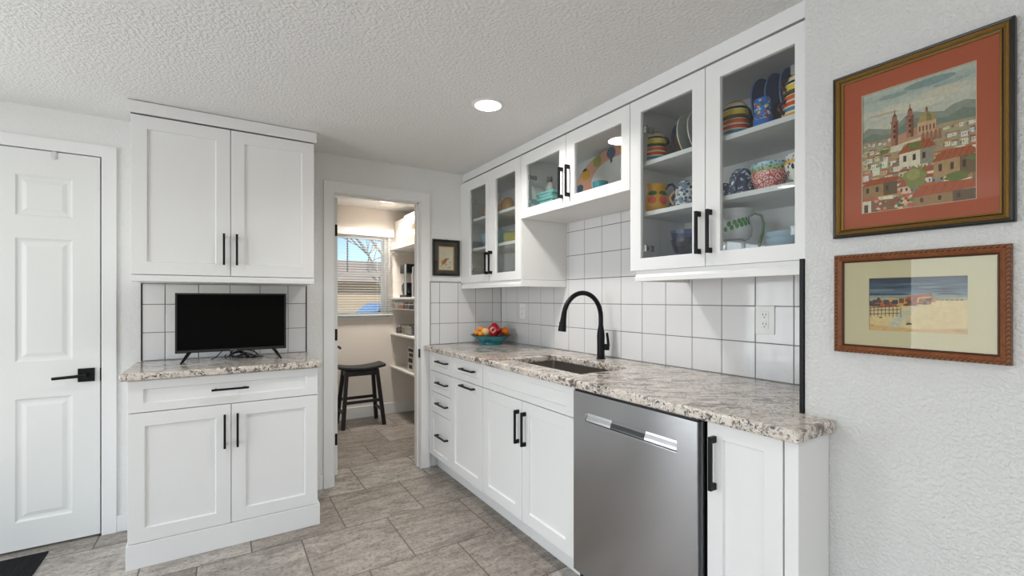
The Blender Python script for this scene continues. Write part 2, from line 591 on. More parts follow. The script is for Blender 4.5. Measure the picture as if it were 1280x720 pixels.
# tile fields as real tiles on a grout bed
def tile_field(name, rects, u0, z0, pu, pz, T, label, th=.007, gap=.0032):
    random.seed(3)
    root = thing(name, T((rects[0][0], 0, rects[0][2])), label, 'backsplash')
    b = MB(T)
    for (a0, a1, c0, c1) in rects:
        b.box(a0, a1, .0003, th - .0018, c0, c1)
    b.build('grout', 'grout', root)
    t = MB(T)
    for (a0, a1, c0, c1) in rects:
        i0, i1 = math.floor((a0 - u0) / pu) - 1, math.ceil((a1 - u0) / pu) + 1
        k0, k1 = math.floor((c0 - z0) / pz) - 1, math.ceil((c1 - z0) / pz) + 1
        for i in range(i0, i1):
            for k in range(k0, k1):
                x0, x1 = max(a0, u0 + i * pu) + gap / 2, min(a1, u0 + (i + 1) * pu) - gap / 2
                y0, y1 = max(c0, z0 + k * pz) + gap / 2, min(c1, z0 + (k + 1) * pz) - gap / 2
                if x1 - x0 < .006 or y1 - y0 < .006: continue
                d = [random.uniform(-.0004, .0004) for _ in range(3)]
                bv = .0022
                rg = lambda e, w: [(x0 + e, w, y0 + e), (x1 - e, w, y0 + e), (x1 - e, w, y1 - e), (x0 + e, w, y1 - e)]
                top = [(p[0], p[1] + d[0] * (1 if q_ in (0, 3) else -1) + d[1] * (1 if q_ < 2 else -1), p[2]) for q_, p in enumerate(rg(bv, th))]
                t.rings([rg(0, .0006), rg(0, th - .0016), rg(bv * .35, th - .0005), top])
    t.build('tiles', 'tile', root)
    return root
tile_field('tile_backsplash', [(.702, YW - .007, .9145, 1.385), (1.447, 2.419, 1.3852, 1.770)], 1.0997, .9135, .157, .157, faceX(XT + .007),
           'white square wall tiles with grey grout behind the sink and tap')
tile_field('tile_backsplash', [(1.3187, XT, .9145, 1.385)], 1.394, .9135, .154, .157, faceY(YW),
           'short run of white square tiles beside the pantry doorway under the little dark frame')
tile_field('tile_backsplash', [(-.3735, .4595, .9145, 1.3438)], -.271, .9135, .1562, .157, faceY(YW),
           'white square wall tiles behind the television')

# ------------------------------------------------------------------ doors
def panel_door_mesh(T, a0, a1, z0, z1, cols, rows, th=.035):
    mb = MB(T)
    xs = sorted({a0, a1, *[c for p in cols for c in p]})
    zs = sorted({z0, z1, *[c for p in rows for c in p]})
    V = {}
    def g(i, k, s):
        if (i, k, s) not in V: V[(i, k, s)] = mb.v((xs[i], (0, -th)[s], zs[k]))
        return V[(i, k, s)]
    nx, nz = len(xs) - 1, len(zs) - 1
    for i in range(nx):
        for k in range(nz):
            c = [g(i, k, 0), g(i + 1, k, 0), g(i + 1, k + 1, 0), g(i, k + 1, 0)]
            mb.bm.faces.new([g(i, k, 1), g(i, k + 1, 1), g(i + 1, k + 1, 1), g(i + 1, k, 1)])
            if (xs[i], xs[i + 1]) in cols and (zs[k], zs[k + 1]) in rows:
                prev = c
                for e, w in ((.008, -.006), (.016, -.0075), (.022, -.0075), (.040, -.0025)):
                    cur = [mb.v((xs[i] + e, w, zs[k] + e)), mb.v((xs[i + 1] - e, w, zs[k] + e)),
                           mb.v((xs[i + 1] - e, w, zs[k + 1] - e)), mb.v((xs[i] + e, w, zs[k + 1] - e))]
                    for q_ in range(4):
                        mb.bm.faces.new([prev[q_], prev[(q_ + 1) % 4], cur[(q_ + 1) % 4], cur[q_]])
                    prev = cur
                mb.bm.faces.new(prev)
            else:
                mb.bm.faces.new(c)
    for i in range(nx):
        for k in (0, nz):
            mb.bm.faces.new([g(i, k, 0), g(i + 1, k, 0), g(i + 1, k, 1), g(i, k, 1)])
    for k in range(nz):
        for i in (0, nx):
            mb.bm.faces.new([g(i, k, 0), g(i, k + 1, 0), g(i, k + 1, 1), g(i, k, 1)])
    return mb

q = NT('door_paint')
q.b.inputs['Base Color'].default_value = lin('ECEDEB')
q.b.inputs['Roughness'].default_value = .42
v = q.co(scale=(60, 60, 2.2))
q.bump(q.noise(v, 3, 4, .6), .0006, .35)
M['door'] = q.m

cols = [(-1.205, -.998), (-.864, -.655)]
rows = [(.150, .760), (.945, 1.563), (1.674, 1.879)]
d1 = struct(panel_door_mesh(faceY(YW - .006), -1.323, -.5475, .012, 2.008, cols, rows).build('door_1', 'door', bevel=.0015))
T = faceY(YW - .006)
h = MB(T)
h.box(-.634, -.568, 0, .009, .825, .895)
h.lathe([(.012, 0), (.012, 0)], (0, 0, 0)) if False else None
h.build('handle_plate', 'black', d1, bevel=.001)
hl = MB()
hl.tube([(-.603, YW - .015, .861), (-.603, YW - .052, .861)], .011, 14)
hl.tube([(-.592, YW - .056, .861), (-.61, YW - .057, .861), (-.66, YW - .058, .859), (-.722, YW - .058, .856)], [.0085, .0085, .0078, .0075], 12)
hl.build('door_handle', 'black', d1, smooth=True)
MB().box(-.5479, -.5440, YW - .008, YW + .02, .823, .890).build('latch', 'black', d1)
# gap shadow around the door comes from a real recess: stop behind
struct(MB().box(-1.325, -.541, YW + .032, YW + .045, 0, 2.013).build('trim_7', 'trim'))
tag(MB().box(-.735, -.713, YW - .0105, YW - .0075, 1.978, 2.008).box(-.731, -.717, YW - .0125, YW - .0105, 1.968, 1.995)
    .box(-.733, -.715, YW - .0105, YW + .01, 2.0085, 2.0105).build('over_door_hook', mat('clear_plastic', 'DADBDA', .3), loc=(-.724, YW - .01, 1.968), bevel=.001),
    'small translucent hook hung over the top edge of the white panel door', 'hook')

# open pantry door, hinged at the left jamb and folded back into the pantry
d2 = struct(panel_door_mesh(lambda p: (.680 - .0 + p[1], p[0], p[2]), 3.345, 3.945, .028, 1.965, [(3.44, 3.62), (3.68, 3.85)], rows).build('door_2', 'door', bevel=.0015))
kn = MB()
kn.tube([(.68, 3.885, .87), (.735, 3.885, .87)], .011, 12)
kn.tube([(.738, 3.89, .87), (.739, 3.85, .869), (.739, 3.79, .867)], .0085, 10)
kn.build('door_handle', 'black', d2, smooth=True)
for zc in (1.736, 1.008, .28):
    MB().box(.636, .6785, 3.339, 3.344, zc - .04, zc + .04).build('hinge', 'black', d2, bevel=.001)
_p = Vector((.655, 3.345, 0))
_r = Matrix.Rotation(math.radians(-6.5), 3, 'Z')
d2.rotation_euler = (0, 0, math.radians(-6.5))
d2.location = _p - _r @ _p

# ------------------------------------------------------------------ cabinet pieces
def shaker(name, parent, T, a0, a1, z0, z1, stile=.062, th=.02, rec=.009, rail=None, m='white'):
    rail = rail or stile
    mb = MB(T).frame(a0, a1, z0, z1, a0 + stile, a1 - stile, z0 + rail, z1 - rail, -th, 0, -rec)
    return mb.build(name, m, parent, bevel=.0013)
def flat_pull(parent, T, a, z0, z1, horiz=False, wd=.0055, out=.03):
    """flat bar pull with square feet; (a, z0..z1) vertical or (z0..z1 = a range, a = z)"""
    mb = MB(T)
    foot = .020
    prof = [(z0, 0), (z0, out), (z1, out), (z1, 0), (z1 - foot, 0), (z1 - foot, out - .010), (z0 + foot, out - .010), (z0 + foot, 0)]
    if horiz:
        mb.rings([[(p, w, a - wd) for p, w in prof], [(p, w, a + wd) for p, w in prof]])
    else:
        mb.rings([[(a - wd, w, p) for p, w in prof], [(a + wd, w, p) for p, w in prof]])
    return mb.build('handle', 'black', parent, bevel=.0008)
def bar_pull(parent, T, a, z0, z1, horiz=False):
    mb = MB()
    P_ = (lambda s, w: T((s, w, a))) if horiz else (lambda s, w: T((a, w, s)))
    mb.tube([P_(z0, .028), P_(z1, .028)], .0055, 12)
    for s in (z0 + .018, z1 - .018):
        mb.tube([P_(s, -.001), P_(s, .028)], .0048, 10)
    return mb.build('handle', 'black', parent, smooth=True)

# ---- left base cabinet
TY = faceY(2.735)
lb = thing('base_cabinet', (.04, 2.98, 0), 'white base cabinet carrying the television, with one wide drawer over two doors', 'cabinet')
MB().box(-.370, .450, 2.756, 3.213, .105, .8785).build('body', 'white', lb, bevel=.001)
MB().box(-.3765, .4615, 2.730, 3.213, 0, .1145).build('plinth', 'white', lb, bevel=.0015)
dr = shaker('drawer', lb, TY, -.370, .450, .7265, .8745, .058, rail=.040)
bar_pull(dr, TY, .804, -.0445, .1165, True)
for a0, a1, ha in ((-.370, .0375, .011), (.0405, .450, .0665)):
    dd = shaker('door', lb, TY, a0, a1, .1175, .7225, .063)
    bar_pull(dd, TY, ha, .506, .677)
cl = MB()
cl.prism([(-.3975, 2.703), (.4695, 2.703), (.4695, 3.215), (-.3975, 3.215)], 2, .8795, .914)
tag(cl.build('countertop', 'granite', loc=(.035, 2.96, .8795), bevel=.009, seg=3), 'short speckled granite countertop under the television', 'countertop')

# ---- left wall cabinet
TU = faceY(2.870)
lu = thing('wall_cabinet', (.04, 3.05, 1.345), 'white wall cabinet with two solid doors hung over the television', 'cabinet')
MB().box(-.3765, .4525, 2.890, 3.2265, 1.345, 2.1560).build('body', 'white', lu, bevel=.001)
MB().prism([(-.387, 2.852), (.464, 2.852), (.464, 3.2265), (.4535, 3.2265), (.4535, 2.8685), (-.3765, 2.8685), (-.3765, 3.2265), (-.387, 3.2265)], 2, 2.1665, 2.2235).build('crown_board', 'white', lu, bevel=.0012)
MB().prism([(2.862, 1.3455), (2.862, 1.362), (2.870, 1.376), (2.8895, 1.376), (2.8895, 1.3455)], 0, -.3765, .4525).build('light_rail', 'white', lu, bevel=.001)
for a0, a1, ha in ((-.3765, .0365, .008), (.0395, .4525, .0665)):
    dd = shaker('door', lu, TU, a0, a1, 1.380, 2.1615, .063)
    bar_pull(dd, TU, ha, 1.437, 1.603)

# ---- right base run
TX = faceX(1.302)
def base(loc_y, label):
    return thing('base_cabinet', (1.6, loc_y, 0), label, 'cabinet')
def carcass(root, y0, y1, x1=1.93):
    MB().box(1.3225, x1, y0, y1, .105, .8765).build('body', 'white', root)
    MB().box(1.372, 1.388, y0, y1, 0, .1045).build('toe_kick', 'white', root)
c1 = base(3.0, 'white base cabinet with a column of four small drawers next to the doorway')
carcass(c1, 2.823, 3.2085)
for k_, (z0, z1, hz) in enumerate(((.7365, .8745, .8135), (.586, .7325, .6635), (.4375, .582, .515), (.1135, .4335, .289))):
    dd = shaker('drawer', c1, TX, 2.8235, 3.179, z0, z1, .050, rail=.040)
    flat_pull(dd, TX, hz, 2.862, 3.040, True, .005)
MB().box(1.3075, 1.3220, 3.1805, 3.2085, .1135, .8745).build('filler', 'white', c1)
c2 = base(2.6, 'white base cabinet with a single drawer above one door with a pull across its top')
carcass(c2, 2.374, 2.821)
dd = shaker('drawer', c2, TX, 2.3755, 2.8205, .7365, .8745, .055, rail=.040)
flat_pull(dd, TX, .8125, 2.470, 2.650, True, .005)
dd = shaker('door', c2, TX, 2.3755, 2.8205, .1135, .7325, .060)
flat_pull(dd, TX, .706, 2.470, 2.650, True, .005)
c3 = base(1.95, 'white sink base cabinet with a long blank front above two doors')
MB().box(1.3225, 1.380, 1.540, 2.372, .105, .8765).box(1.3225, 1.93, 1.540, 1.556, .105, .8765).box(1.3225, 1.93, 2.356, 2.372, .105, .8765).box(1.3225, 1.93, 1.556, 2.356, .105, .121).build('body', 'white', c3)
MB().box(1.372, 1.388, 1.540, 2.372, 0, .1045).build('toe_kick', 'white', c3)
shaker('false_front', c3, TX, 1.5415, 2.3705, .7365, .8745, .060, rail=.036)
for a0, a1, ha in ((1.9585, 2.3705, 1.986), (1.5415, 1.9555, 1.923)):
    dd = shaker('door', c3, TX, a0, a1, .1135, .7325, .062)
    flat_pull(dd, TX, ha, .510, .683)
c4 = base(.76, 'narrow white base cabinet with one tall door at the open end of the counter')
MB().prism([(1.3225, .6585), (1.475, .6585), (1.475, .701), (1.93, .701), (1.93, .897), (1.3225, .897)], 2, .105, .8765).build('body', 'white', c4)
MB().box(1.372, 1.388, .6585, .897, 0, .1045).build('toe_kick', 'white', c4)
dd = shaker('door', c4, TX, .662, .8930, .1135, .8745, .052)
flat_pull(dd, TX, .866, .663, .830)
ep = tag(MB().box(1.302, 1.4755, .621, .6575, 0, .8765).build('end_panel', 'white', loc=(1.39, .64, 0), bevel=.0015),
         'plain white end panel closing the counter run against the near wall', 'panel')

# dishwasher
dw = thing('dishwasher', (1.6, 1.215, 0), 'stainless steel dishwasher with a long recessed grip', 'dishwasher')
MB().box(1.330, 1.92, .903, 1.536, .02, .8755).build('body', 'darkgap', dw)
MB().box(1.283, 1.3295, .9115, 1.5145, .8665, .8745).build('control_strip', 'blackp', dw)
TD = faceX(1.275)
Y0, Y1, Z0, Z1 = .9105, 1.5155, .100, .866
g0, g1, h0, h1 = .988, 1.441, .7495, .787
df = MB(TD)
df.frame(Y0, Y1, Z0, Z1, g0, g1, h0, h1, -.040, 0, -.012, ch=.002)
df.build('door', 'steel', dw, bevel=.0025, seg=3)
M['satin'] = mat('satin_steel', 'D4D5D7', .30, 1)
prof = [(h0 + .003, -.0135), (h0 + .003, -.001), (h0 + .012, -.0035), (h1 - .012, -.0095), (h1 - .004, -.0115), (h1 - .004, -.0135)]
for s0, s1 in ((g0 + .003, 1.130), (1.300, g1 - .003)):
    hb = MB(TD)
    hb.rings([[(s0, w, z) for z, w in prof], [(s1, w, z) for z, w in prof]])
    hb.build('grip', M['satin'], dw, bevel=.0008)
cv = MB(TD)
cv.rings([[(1.132, w, z) for z, w in ((h0 + .003, -.0115), (h0 + .003, -.002), (h0 + .008, -.0025), (h1 - .016, -.0112))],
          [(1.298, w, z) for z, w in ((h0 + .003, -.0115), (h0 + .003, -.002), (h0 + .008, -.0025), (h1 - .016, -.0112))]])
cv.build('grip_recess', mat('recess_shade_steel', '6A6B6E', .28, 1), dw)  # shade of the scooped centre put into a darker steel colour
MB().box(1.372, 1.380, .905, 1.534, 0, .098).build('toe_kick', 'blackp', dw)
MB(TD).lathe([(.0022, 0), (.0022, .0004)], (0, 0, 0), 10) if False else None

# countertop with the sink cut-out
SX0, SX1, SY0, SY1 = 1.389, 1.722, 1.600, 2.235
ct = grid_solid([1.262, SX0, 1.4745, SX1, 1.9375], [.603, .7015, SY0, SY1, 3.218],
                lambda x, y: not (SX0 < x < SX1 and SY0 < y < SY1) and not (x > 1.4745 and y < .7015),
                .8775, .914, lambda p: p)
tag(ct.build('countertop', 'granite', loc=(1.6, 2.0, .8775), bevel=.008, seg=3), 'long speckled granite countertop running along the sink wall', 'countertop')
sk = thing('sink', (1.556, 1.918, .69), 'undermounted stainless steel sink basin below the black tap', 'sink')
b = MB()
i0, i1, i2, i3 = SX0 - .004, SX1 + .004, SY0 - .004, SY1 + .004
def rr(x0, x1, y0, y1, z, r, n=5):
    pts = []
    for cx, cy, a in ((x1 - r, y1 - r, 0), (x0 + r, y1 - r, 90), (x0 + r, y0 + r, 180), (x1 - r, y0 + r, 270)):
        for i in range(n + 1):
            t_ = math.radians(a + 90 * i / n)
            pts.append((cx + r * math.cos(t_), cy + r * math.sin(t_), z))
    return pts
b.rings([rr(i0 - .004, i1 + .004, i2 - .004, i3 + .004, .696, .02), rr(i0 - .004, i1 + .004, i2 - .004, i3 + .004, .8765, .02), rr(i0, i1, i2, i3, .8765, .016),
         rr(i0, i1, i2, i3, .715, .016), rr(i0 + .012, i1 - .012, i2 + .012, i3 - .012, .701, .012)])
b.build('basin', 'sink', sk, smooth=True)
MB().lathe([(.04, .7015), (.045, .704), (.036, .7045), (.030, .702), (.028, .7017)], (1.556, 1.918, 0), 28).build('drain', 'chrome', sk, smooth=True)

# tap
fa = thing('kitchen_faucet', (1.840, 1.945, .914), 'tall black gooseneck pull-down tap with a side lever behind the sink', 'faucet')
fx, fy = 1.840, 1.945
m = MB().lathe([(.0, .9142), (.0265, .9142), (.0265, .918), (.0215, .921), (.0215, 1.00), (.0225, 1.045), (.0205, 1.070), (.0155, 1.095), (.0145, 1.105), (.0, 1.105)], (fx, fy, 0), 28)
m.build('base_post', 'black', fa, smooth=True)
pts = []
R = .1365
cx, cz = fx - R, 1.152
pts.append((fx, fy, 1.100)); pts.append((fx, fy, 1.13))
for i in range(0, 19):
    a = math.radians(0 + i * 9.4)
    pts.append((cx + R * math.cos(a), fy, cz + R * 1.02 * math.sin(a)))
ex, ez = pts[-1][0], pts[-1][2]
MB().tube(pts, .0135, 16).build('neck', 'black', fa, smooth=True)
th_ = math.radians(-8)
rot = Matrix.Rotation(math.radians(9), 3, 'Y')
MB().lathe([(.0, .012), (.0142, .012), (.0148, 0), (.0165, -.030), (.0215, -.072), (.0225, -.092), (.0195, -.094), (0, -.094)], (ex, fy, ez - .004), 24, rot=rot).build('spray_head', 'black', fa, smooth=True)
MB().box(ex - .030, ex - .016, fy - .007, fy + .007, ez - .072, ez - .045).build('spray_button', 'blackp', fa, bevel=.003)
MB().tube([(fx + .012, fy - .012, .982), (fx + .034, fy - .034, .982)], .0185, 20).build('lever_hub', 'black', fa, bevel=.002, smooth=True)
MB().tube([(fx + .030, fy - .030, .985), (fx + .026, fy - .030, 1.025), (fx + .020, fy - .028, 1.064)], [.0085, .0075, .0068], 12).build('lever', 'black', fa, smooth=True)

# ------------------------------------------------------------------ glazed wall cabinets on the right
TG = faceX(1.5685)
UB = 1.5905
def upper(y0, y1, z0, z1, shelves, label, floor_t=.018, sides=(True, True)):
    root = thing('wall_cabinet', (1.75, (y0 + y1) / 2, z0), label, 'cabinet')
    t = .017
    b = MB()
    xb = XT - .0015
    b.box(UB, xb, y0, y0 + t, z0, z1).box(UB, xb, y1 - t, y1, z0, z1)
    b.box(UB, xb, y0 + t, y1 - t, z0, z0 + floor_t).box(UB, xb, y0 + t, y1 - t, z1 - t, z1)
    b.box(xb - .006, xb, y0 + t, y1 - t, z0 + floor_t, z1 - t)
    b.build('body', 'inner', root)
    for z in shelves:
        MB().box(UB + .018, xb - .007, y0 + t + .001, y1 - t - .001, z - .019, z).build('shelf', 'inner', root, bevel=.0012)
    return root
def glass_door(root, a0, a1, z0, z1, ga0, ga1, gz0, gz1, hinge_side):
    d = MB(TG).frame(a0, a1, z0, z1, ga0, ga1, gz0, gz1, -.020, 0).build('door', 'white', root, bevel=.0014)
    MB(TG).box(ga0 - .006, ga1 + .006, -.0125, -.0095, gz0 - .006, gz1 + .006).build('pane', 'pane', d)
    ha = ga1 - .0 if hinge_side > 0 else ga0
    for z in (gz0 + .045, gz1 - .075):
        hm = MB()
        y = ha
        s = hinge_side
        hm.box(1.582, 1.592, min(y, y - s * .020), max(y, y - s * .020), z - .016, z + .016)
        hm.box(1.592, 1.628, min(y - s * .002, y - s * .014), max(y - s * .002, y - s * .014), z - .008, z + .008)
        hm.box(1.612, 1.640, min(y - s * .000, y - s * .018), max(y, y - s * .018), z - .013, z + .013)
        hm.build('hinge', 'chrome', d, bevel=.0015)
    return d
TZ = 2.1475
u1 = upper(2.372, 3.2255, 1.380, 2.1465, (1.863, 1.641), 'white glass-door wall cabinet in the far corner above the fruit bowl')
d = glass_door(u1, 2.769, 3.150, 1.3795, TZ, 2.8225, 3.0656, 1.435, 2.0725, 1)
flat_pull(d, TG, 2.785, 1.430, 1.585)
d = glass_door(u1, 2.3735, 2.766, 1.3795, TZ, 2.4356, 2.6849, 1.435, 2.0725, -1)
flat_pull(d, TG, 2.730, 1.430, 1.588)
MB().box(UB - .018, UB - .001, 3.151, 3.2255, 1.3795, TZ).build('filler', 'white', u1)
rail_p = [(1.5685, 1.3365), (1.5685, 1.3550), (1.5755, 1.3685), (1.5755, 1.3785), (1.5905, 1.3785), (1.5905, 1.3365)]
MB().prism(rail_p, 1, 2.3725, 3.2).box(1.5906, XT - .002, 2.3725, 2.389, 1.3365, 1.3785).build('light_rail', 'white', u1, bevel=.001)
u2 = upper(1.468, 2.370, 1.7585, 2.1465, (), 'shallow white glass-door wall cabinet above the sink with towels and a platter', .018)
d = glass_door(u2, 1.931, 2.369, 1.756, TZ, 1.9868, 2.3118, 1.812, 2.078, 1)
flat_pull(d, TG, 1.957, 1.805, 1.974)
d = glass_door(u2, 1.4705, 1.928, 1.756, TZ, 1.5233, 1.8574, 1.812, 2.078, -1)
flat_pull(d, TG, 1.899, 1.805, 1.974)
u3 = upper(.7025, 1.466, 1.385, 2.1465, (1.876, 1.650), 'large white glass-door wall cabinet nearest the camera full of colourful crockery')
d = glass_door(u3, 1.0865, 1.467, 1.384, TZ, 1.1433, 1.4067, 1.438, 2.088, 1)
flat_pull(d, TG, 1.108, 1.432, 1.597)
d = glass_door(u3, .7025, 1.0835, 1.384, TZ, .7599, 1.0231, 1.438, 2.088, -1)
flat_pull(d, TG, 1.060, 1.432, 1.597)
rail_p3 = [(1.572, 1.3365), (1.572, 1.3550), (1.580, 1.3685), (1.580, 1.3835), (1.5905, 1.3835), (1.5905, 1.3365)]
MB().prism(rail_p3, 1, .7025, 1.442).box(1.5906, XT - .002, 1.427, 1.442, 1.3365, 1.3845).build('light_rail', 'white', u3, bevel=.001)
struct(MB().box(1.594, 1.612, .6885, 3.2265, 2.1710, 2.2265).build('trim_8', 'white'))

# ------------------------------------------------------------------ outlets
def outlet(yc, zc, w, hgt, label):
    T = faceX(XT)
    root = thing('wall_outlet', (XT, yc, zc), label, 'outlet')
    MB(T).box(yc - w / 2, yc + w / 2, -.001, .0055, zc - hgt / 2, zc + hgt / 2).build('cover_plate', 'plastic_white', root, bevel=.002)
    for dz in (.0195, -.0195):
        rc = MB(T).box(yc - .017, yc + .017, .0056, .0075, zc + dz - .0165, zc + dz + .0165).build('receptacle', 'plastic_white', root, bevel=.001)
        s = MB(T)
        for dy in (-.0065, .0065):
            s.box(yc + dy - .0012, yc + dy + .0012, .0076, .0078, zc + dz - .001, zc + dz + .008)
        s.box(yc - .0025, yc + .0025, .0076, .0078, zc + dz - .010, zc + dz - .006)
        s.build('slots', 'slot', rc)
    return root
outlet(1.056, 1.169, .080, .120, 'white duplex outlet on the tiles near the open end of the counter')
outlet(2.898, 1.163, .074, .118, 'white duplex outlet on the tiles close to the fruit bowl corner')

# ------------------------------------------------------------------ television
tv = thing('television', (.055, 3.0, .914), 'black flat television on splayed feet on the left granite counter', 'television')
T = faceY(3.0)
MB(T).frame(-.2115, .3205, .9665, 1.2895, -.202, .311, .982, 1.281, -.03, 0, -.004, ch=.001).build('bezel', 'blackp', tv, bevel=.0015)
MB(T).box(-.2015, .3105, -.0038, -.0020, .9825, 1.2805).build('screen', 'screen', tv)
MB().prism([(-.15, .99), (.26, .99), (.23, 1.23), (-.12, 1.23)], 1, 3.0305, 3.062).build('back_housing', 'blackp', tv, bevel=.006)
MB(T).box(.038, .070, .0002, .0012, .9705, .9755).build('maker_badge', mat('badge_grey', '6A6A6C', .4), tv)
for s_, xa in ((-1, -.147), (1, .252)):
    f = MB()
    for y1 in (2.93, 3.09):
        f.tube([(xa, 3.015, .972), (xa + s_ * .034, y1, .9195)], [.010, .0055], 8)
    f.build('leg', 'blackp', tv, smooth=True)
cb = MB()
random.seed(5)
for k in range(6):
    x0 = random.uniform(-.02, .13)
    pts = []
    n = 16
    for i in range(n + 1):
        t_ = i / n
        pts.append((x0 + .06 * math.sin(t_ * 5 + k) + .05 * (t_ - .5), 3.075 + .02 * math.cos(t_ * 6 + k * 2), .9185 + max(0, .045 * math.sin(t_ * PI + .2 * k) * abs(math.cos(t_ * 4 + k)))))
    cb.tube(pts, .0028, 6)
for x0, x1 in ((.02, -.05), (.08, .1), (.14, .19)):
    cb.tube([(x0, 3.068, 1.0), (x0 + (x1 - x0) * .3, 3.075, .96), (x0 + (x1 - x0) * .7, 3.07, .93), (x1, 3.06, .9185)], .0028, 6)
tag(cb.build('power_cables', 'blackp', loc=(.06, 3.075, .9145), smooth=True), 'tangle of black cables lying behind the television', 'cable')

# ------------------------------------------------------------------ ceiling lights
def downlight(x, y, r, label, e, col=(1, .97, .93)):
    root = thing('recessed_light', (x, y, CEIL), label, 'ceiling light')
    MB().lathe([(r - .006, CEIL - .006), (r - .002, CEIL - .0065), (r + .010, CEIL - .003), (r + .012, CEIL), (r - .006, CEIL)], (x, y, 0), 48).build('trim_ring', 'trim', root, smooth=True) if False else \
        MB().rings([[(x + q_ * math.cos(a), y + q_ * math.sin(a), z) for a in [2 * PI * i / 48 for i in range(48)]] for q_, z in ((r - .004, CEIL - .001), (r - .004, CEIL - .006), (r + .010, CEIL - .004), (r + .013, CEIL - .0005))], closed=True).build('trim_ring', 'trim', root, smooth=True)
    MB().lathe([(0, CEIL - .004), (r - .005, CEIL - .004), (r - .005, CEIL - .001), (0, CEIL - .001)], (x, y, 0), 48).build('lens', 'lens', root)
    l = lamp('recessed_light_lamp', 'AREA', (x, y, CEIL - .012), e, col, size=r * 2, shape='DISK')
    l.data.spread = math.radians(150)
    return root
downlight(1.120, 1.989, .069, 'round recessed ceiling light shining above the kitchen aisle', 9.5)
downlight(-.93, 2.05, .069, 'round recessed ceiling light outside the view, mirrored in the cabinet glass', 2)
downlight(.1, -.6, .069, 'added fill downlight, unseen behind the camera, toward the near wall', 8)  # this and the next are unseen downlights added to light the room
downlight(-1.5, -.8, .069, 'added fill downlight, unseen behind the camera, farther to the left', 8)
downlight(1.38, 4.40, .13, 'round ceiling light in the pantry, seen at the doorway top', 13, (1, .93, .84))

# ------------------------------------------------------------------ fruit bowl
RV = Vector((math.cos(YAW), -math.sin(YAW), 0))     # along the wall corner, left to right as one faces the bowl
FV = Vector((math.sin(YAW), math.cos(YAW), 0))
bc = Vector((1.735, 3.03, .9145))
bw = thing('fruit_bowl', tuple(bc), 'turquoise pedestal bowl with a dark rim in the far corner of the counter', 'bowl')
MB().lathe([(0, .004), (.066, .002), (.078, 0), (.080, .004), (.079, .010), (.094, .024), (.120, .044), (.151, .068), (.147, .069), (.118, .048), (.085, .030), (.0, .024)], bc, 48).build('body', 'turq', bw, smooth=True)
MB().lathe([(.148, .0655), (.156, .069), (.156, .0735), (.146, .0735), (.142, .0665)], bc, 48).build('rim', mat('dark_glaze', '1F2A2A', .35), bw, smooth=True)
MB().tube([tuple(bc + RV * (-.045 + .018 * i) - FV * (.128 - .028 * abs(i % 2) - .0 * i) + Vector((0, 0, .030 + .010 * (i % 2)))) for i in range(4)], .004, 6).build('painted_sprig', mat('dark_green_glaze', '24402F', .4), bw)
M['orange'] = mat('orange_peel', 'F0861A', .42)
M['mandarin'] = mat('mandarin_peel', 'F59A23', .42)
def fruit(name, du, fz, dz, r, m, label, flat=.95, cat=None, group=None):
    c = bc + RV * du + FV * fz + Vector((0, 0, dz))
    root = thing(name, tuple(c - Vector((0, 0, r))), label, cat or name, group)
    MB().lathe([(r * math.sin(a), -r * flat * math.cos(a)) for a in [PI * i / 16 for i in range(17)]], c, 24).build('flesh', m, root, smooth=True)
    MB().lathe([(0, 0), (.003, .001), (.002, .0035), (0, .004)], c + Vector((0, 0, r * flat - .001)), 8).build('stem', mat('stem_green', '4B5A2A', .7), root)
    return root
fruit('mandarin', -.081, -.01, .1165, .0205, 'mandarin', 'topmost of the three small mandarins at the left of the turquoise bowl')
fruit('mandarin', -.112, -.015, .088, .021, 'mandarin', 'leftmost of the three small mandarins in the turquoise bowl, against its rim')
fruit('mandarin', -.078, -.045, .080, .021, 'mandarin', 'lowest and nearest of the three small mandarins in the turquoise bowl')
fruit('apple', -.044, -.02, .094, .033, mat('pale_apple', 'EDC384', .4), 'pale yellow apple between the mandarins and the red pepper')
fruit('orange', .103, .01, .092, .036, 'orange', 'large orange at the right of the red pepper in the bowl')
fruit('plum', .079, -.040, .078, .018, mat('dark_red_skin', '7A1C22', .35), 'dark red round fruit tucked between the pepper and the large orange')
# bell pepper
pc = bc + RV * .026 + FV * (-.005) + Vector((0, 0, .108))
bp = thing('bell_pepper', tuple(pc - Vector((0, 0, .045))), 'glossy red bell pepper lying on its side in the middle of the fruit bowl', 'pepper')
ax = (-FV * .9 - RV * .35 + Vector((0, 0, .1))).normalized()
u_ = ax.cross(Vector((0, 0, 1))).normalized(); w_ = ax.cross(u_)
rs = []
for r, s_ in ((.004, .036), (.016, .040), (.030, .038), (.041, .026), (.0445, .004), (.040, -.022), (.030, -.042), (.012, -.050), (.002, -.046)):
    ring = []
    for i in range(40):
        a = 2 * PI * i / 40
        rr_ = 1.13 * r * (1 + .10 * math.cos(4 * a) * min(1, r / .03))
        ring.append(tuple(pc + ax * s_ + u_ * rr_ * math.cos(a) + w_ * rr_ * math.sin(a)))
    rs.append(ring)
MB().rings(rs).build('flesh', mat('pepper_red', 'C21A22', .16, coat=.5), bp, smooth=True)
MB().tube([tuple(pc + ax * .034), tuple(pc + ax * .047), tuple(pc + ax * .056 + w_ * .004)], [.011, .0055, .006], 10).build('stem', mat('pepper_stem', '6B7A2E', .6), bp, smooth=True)

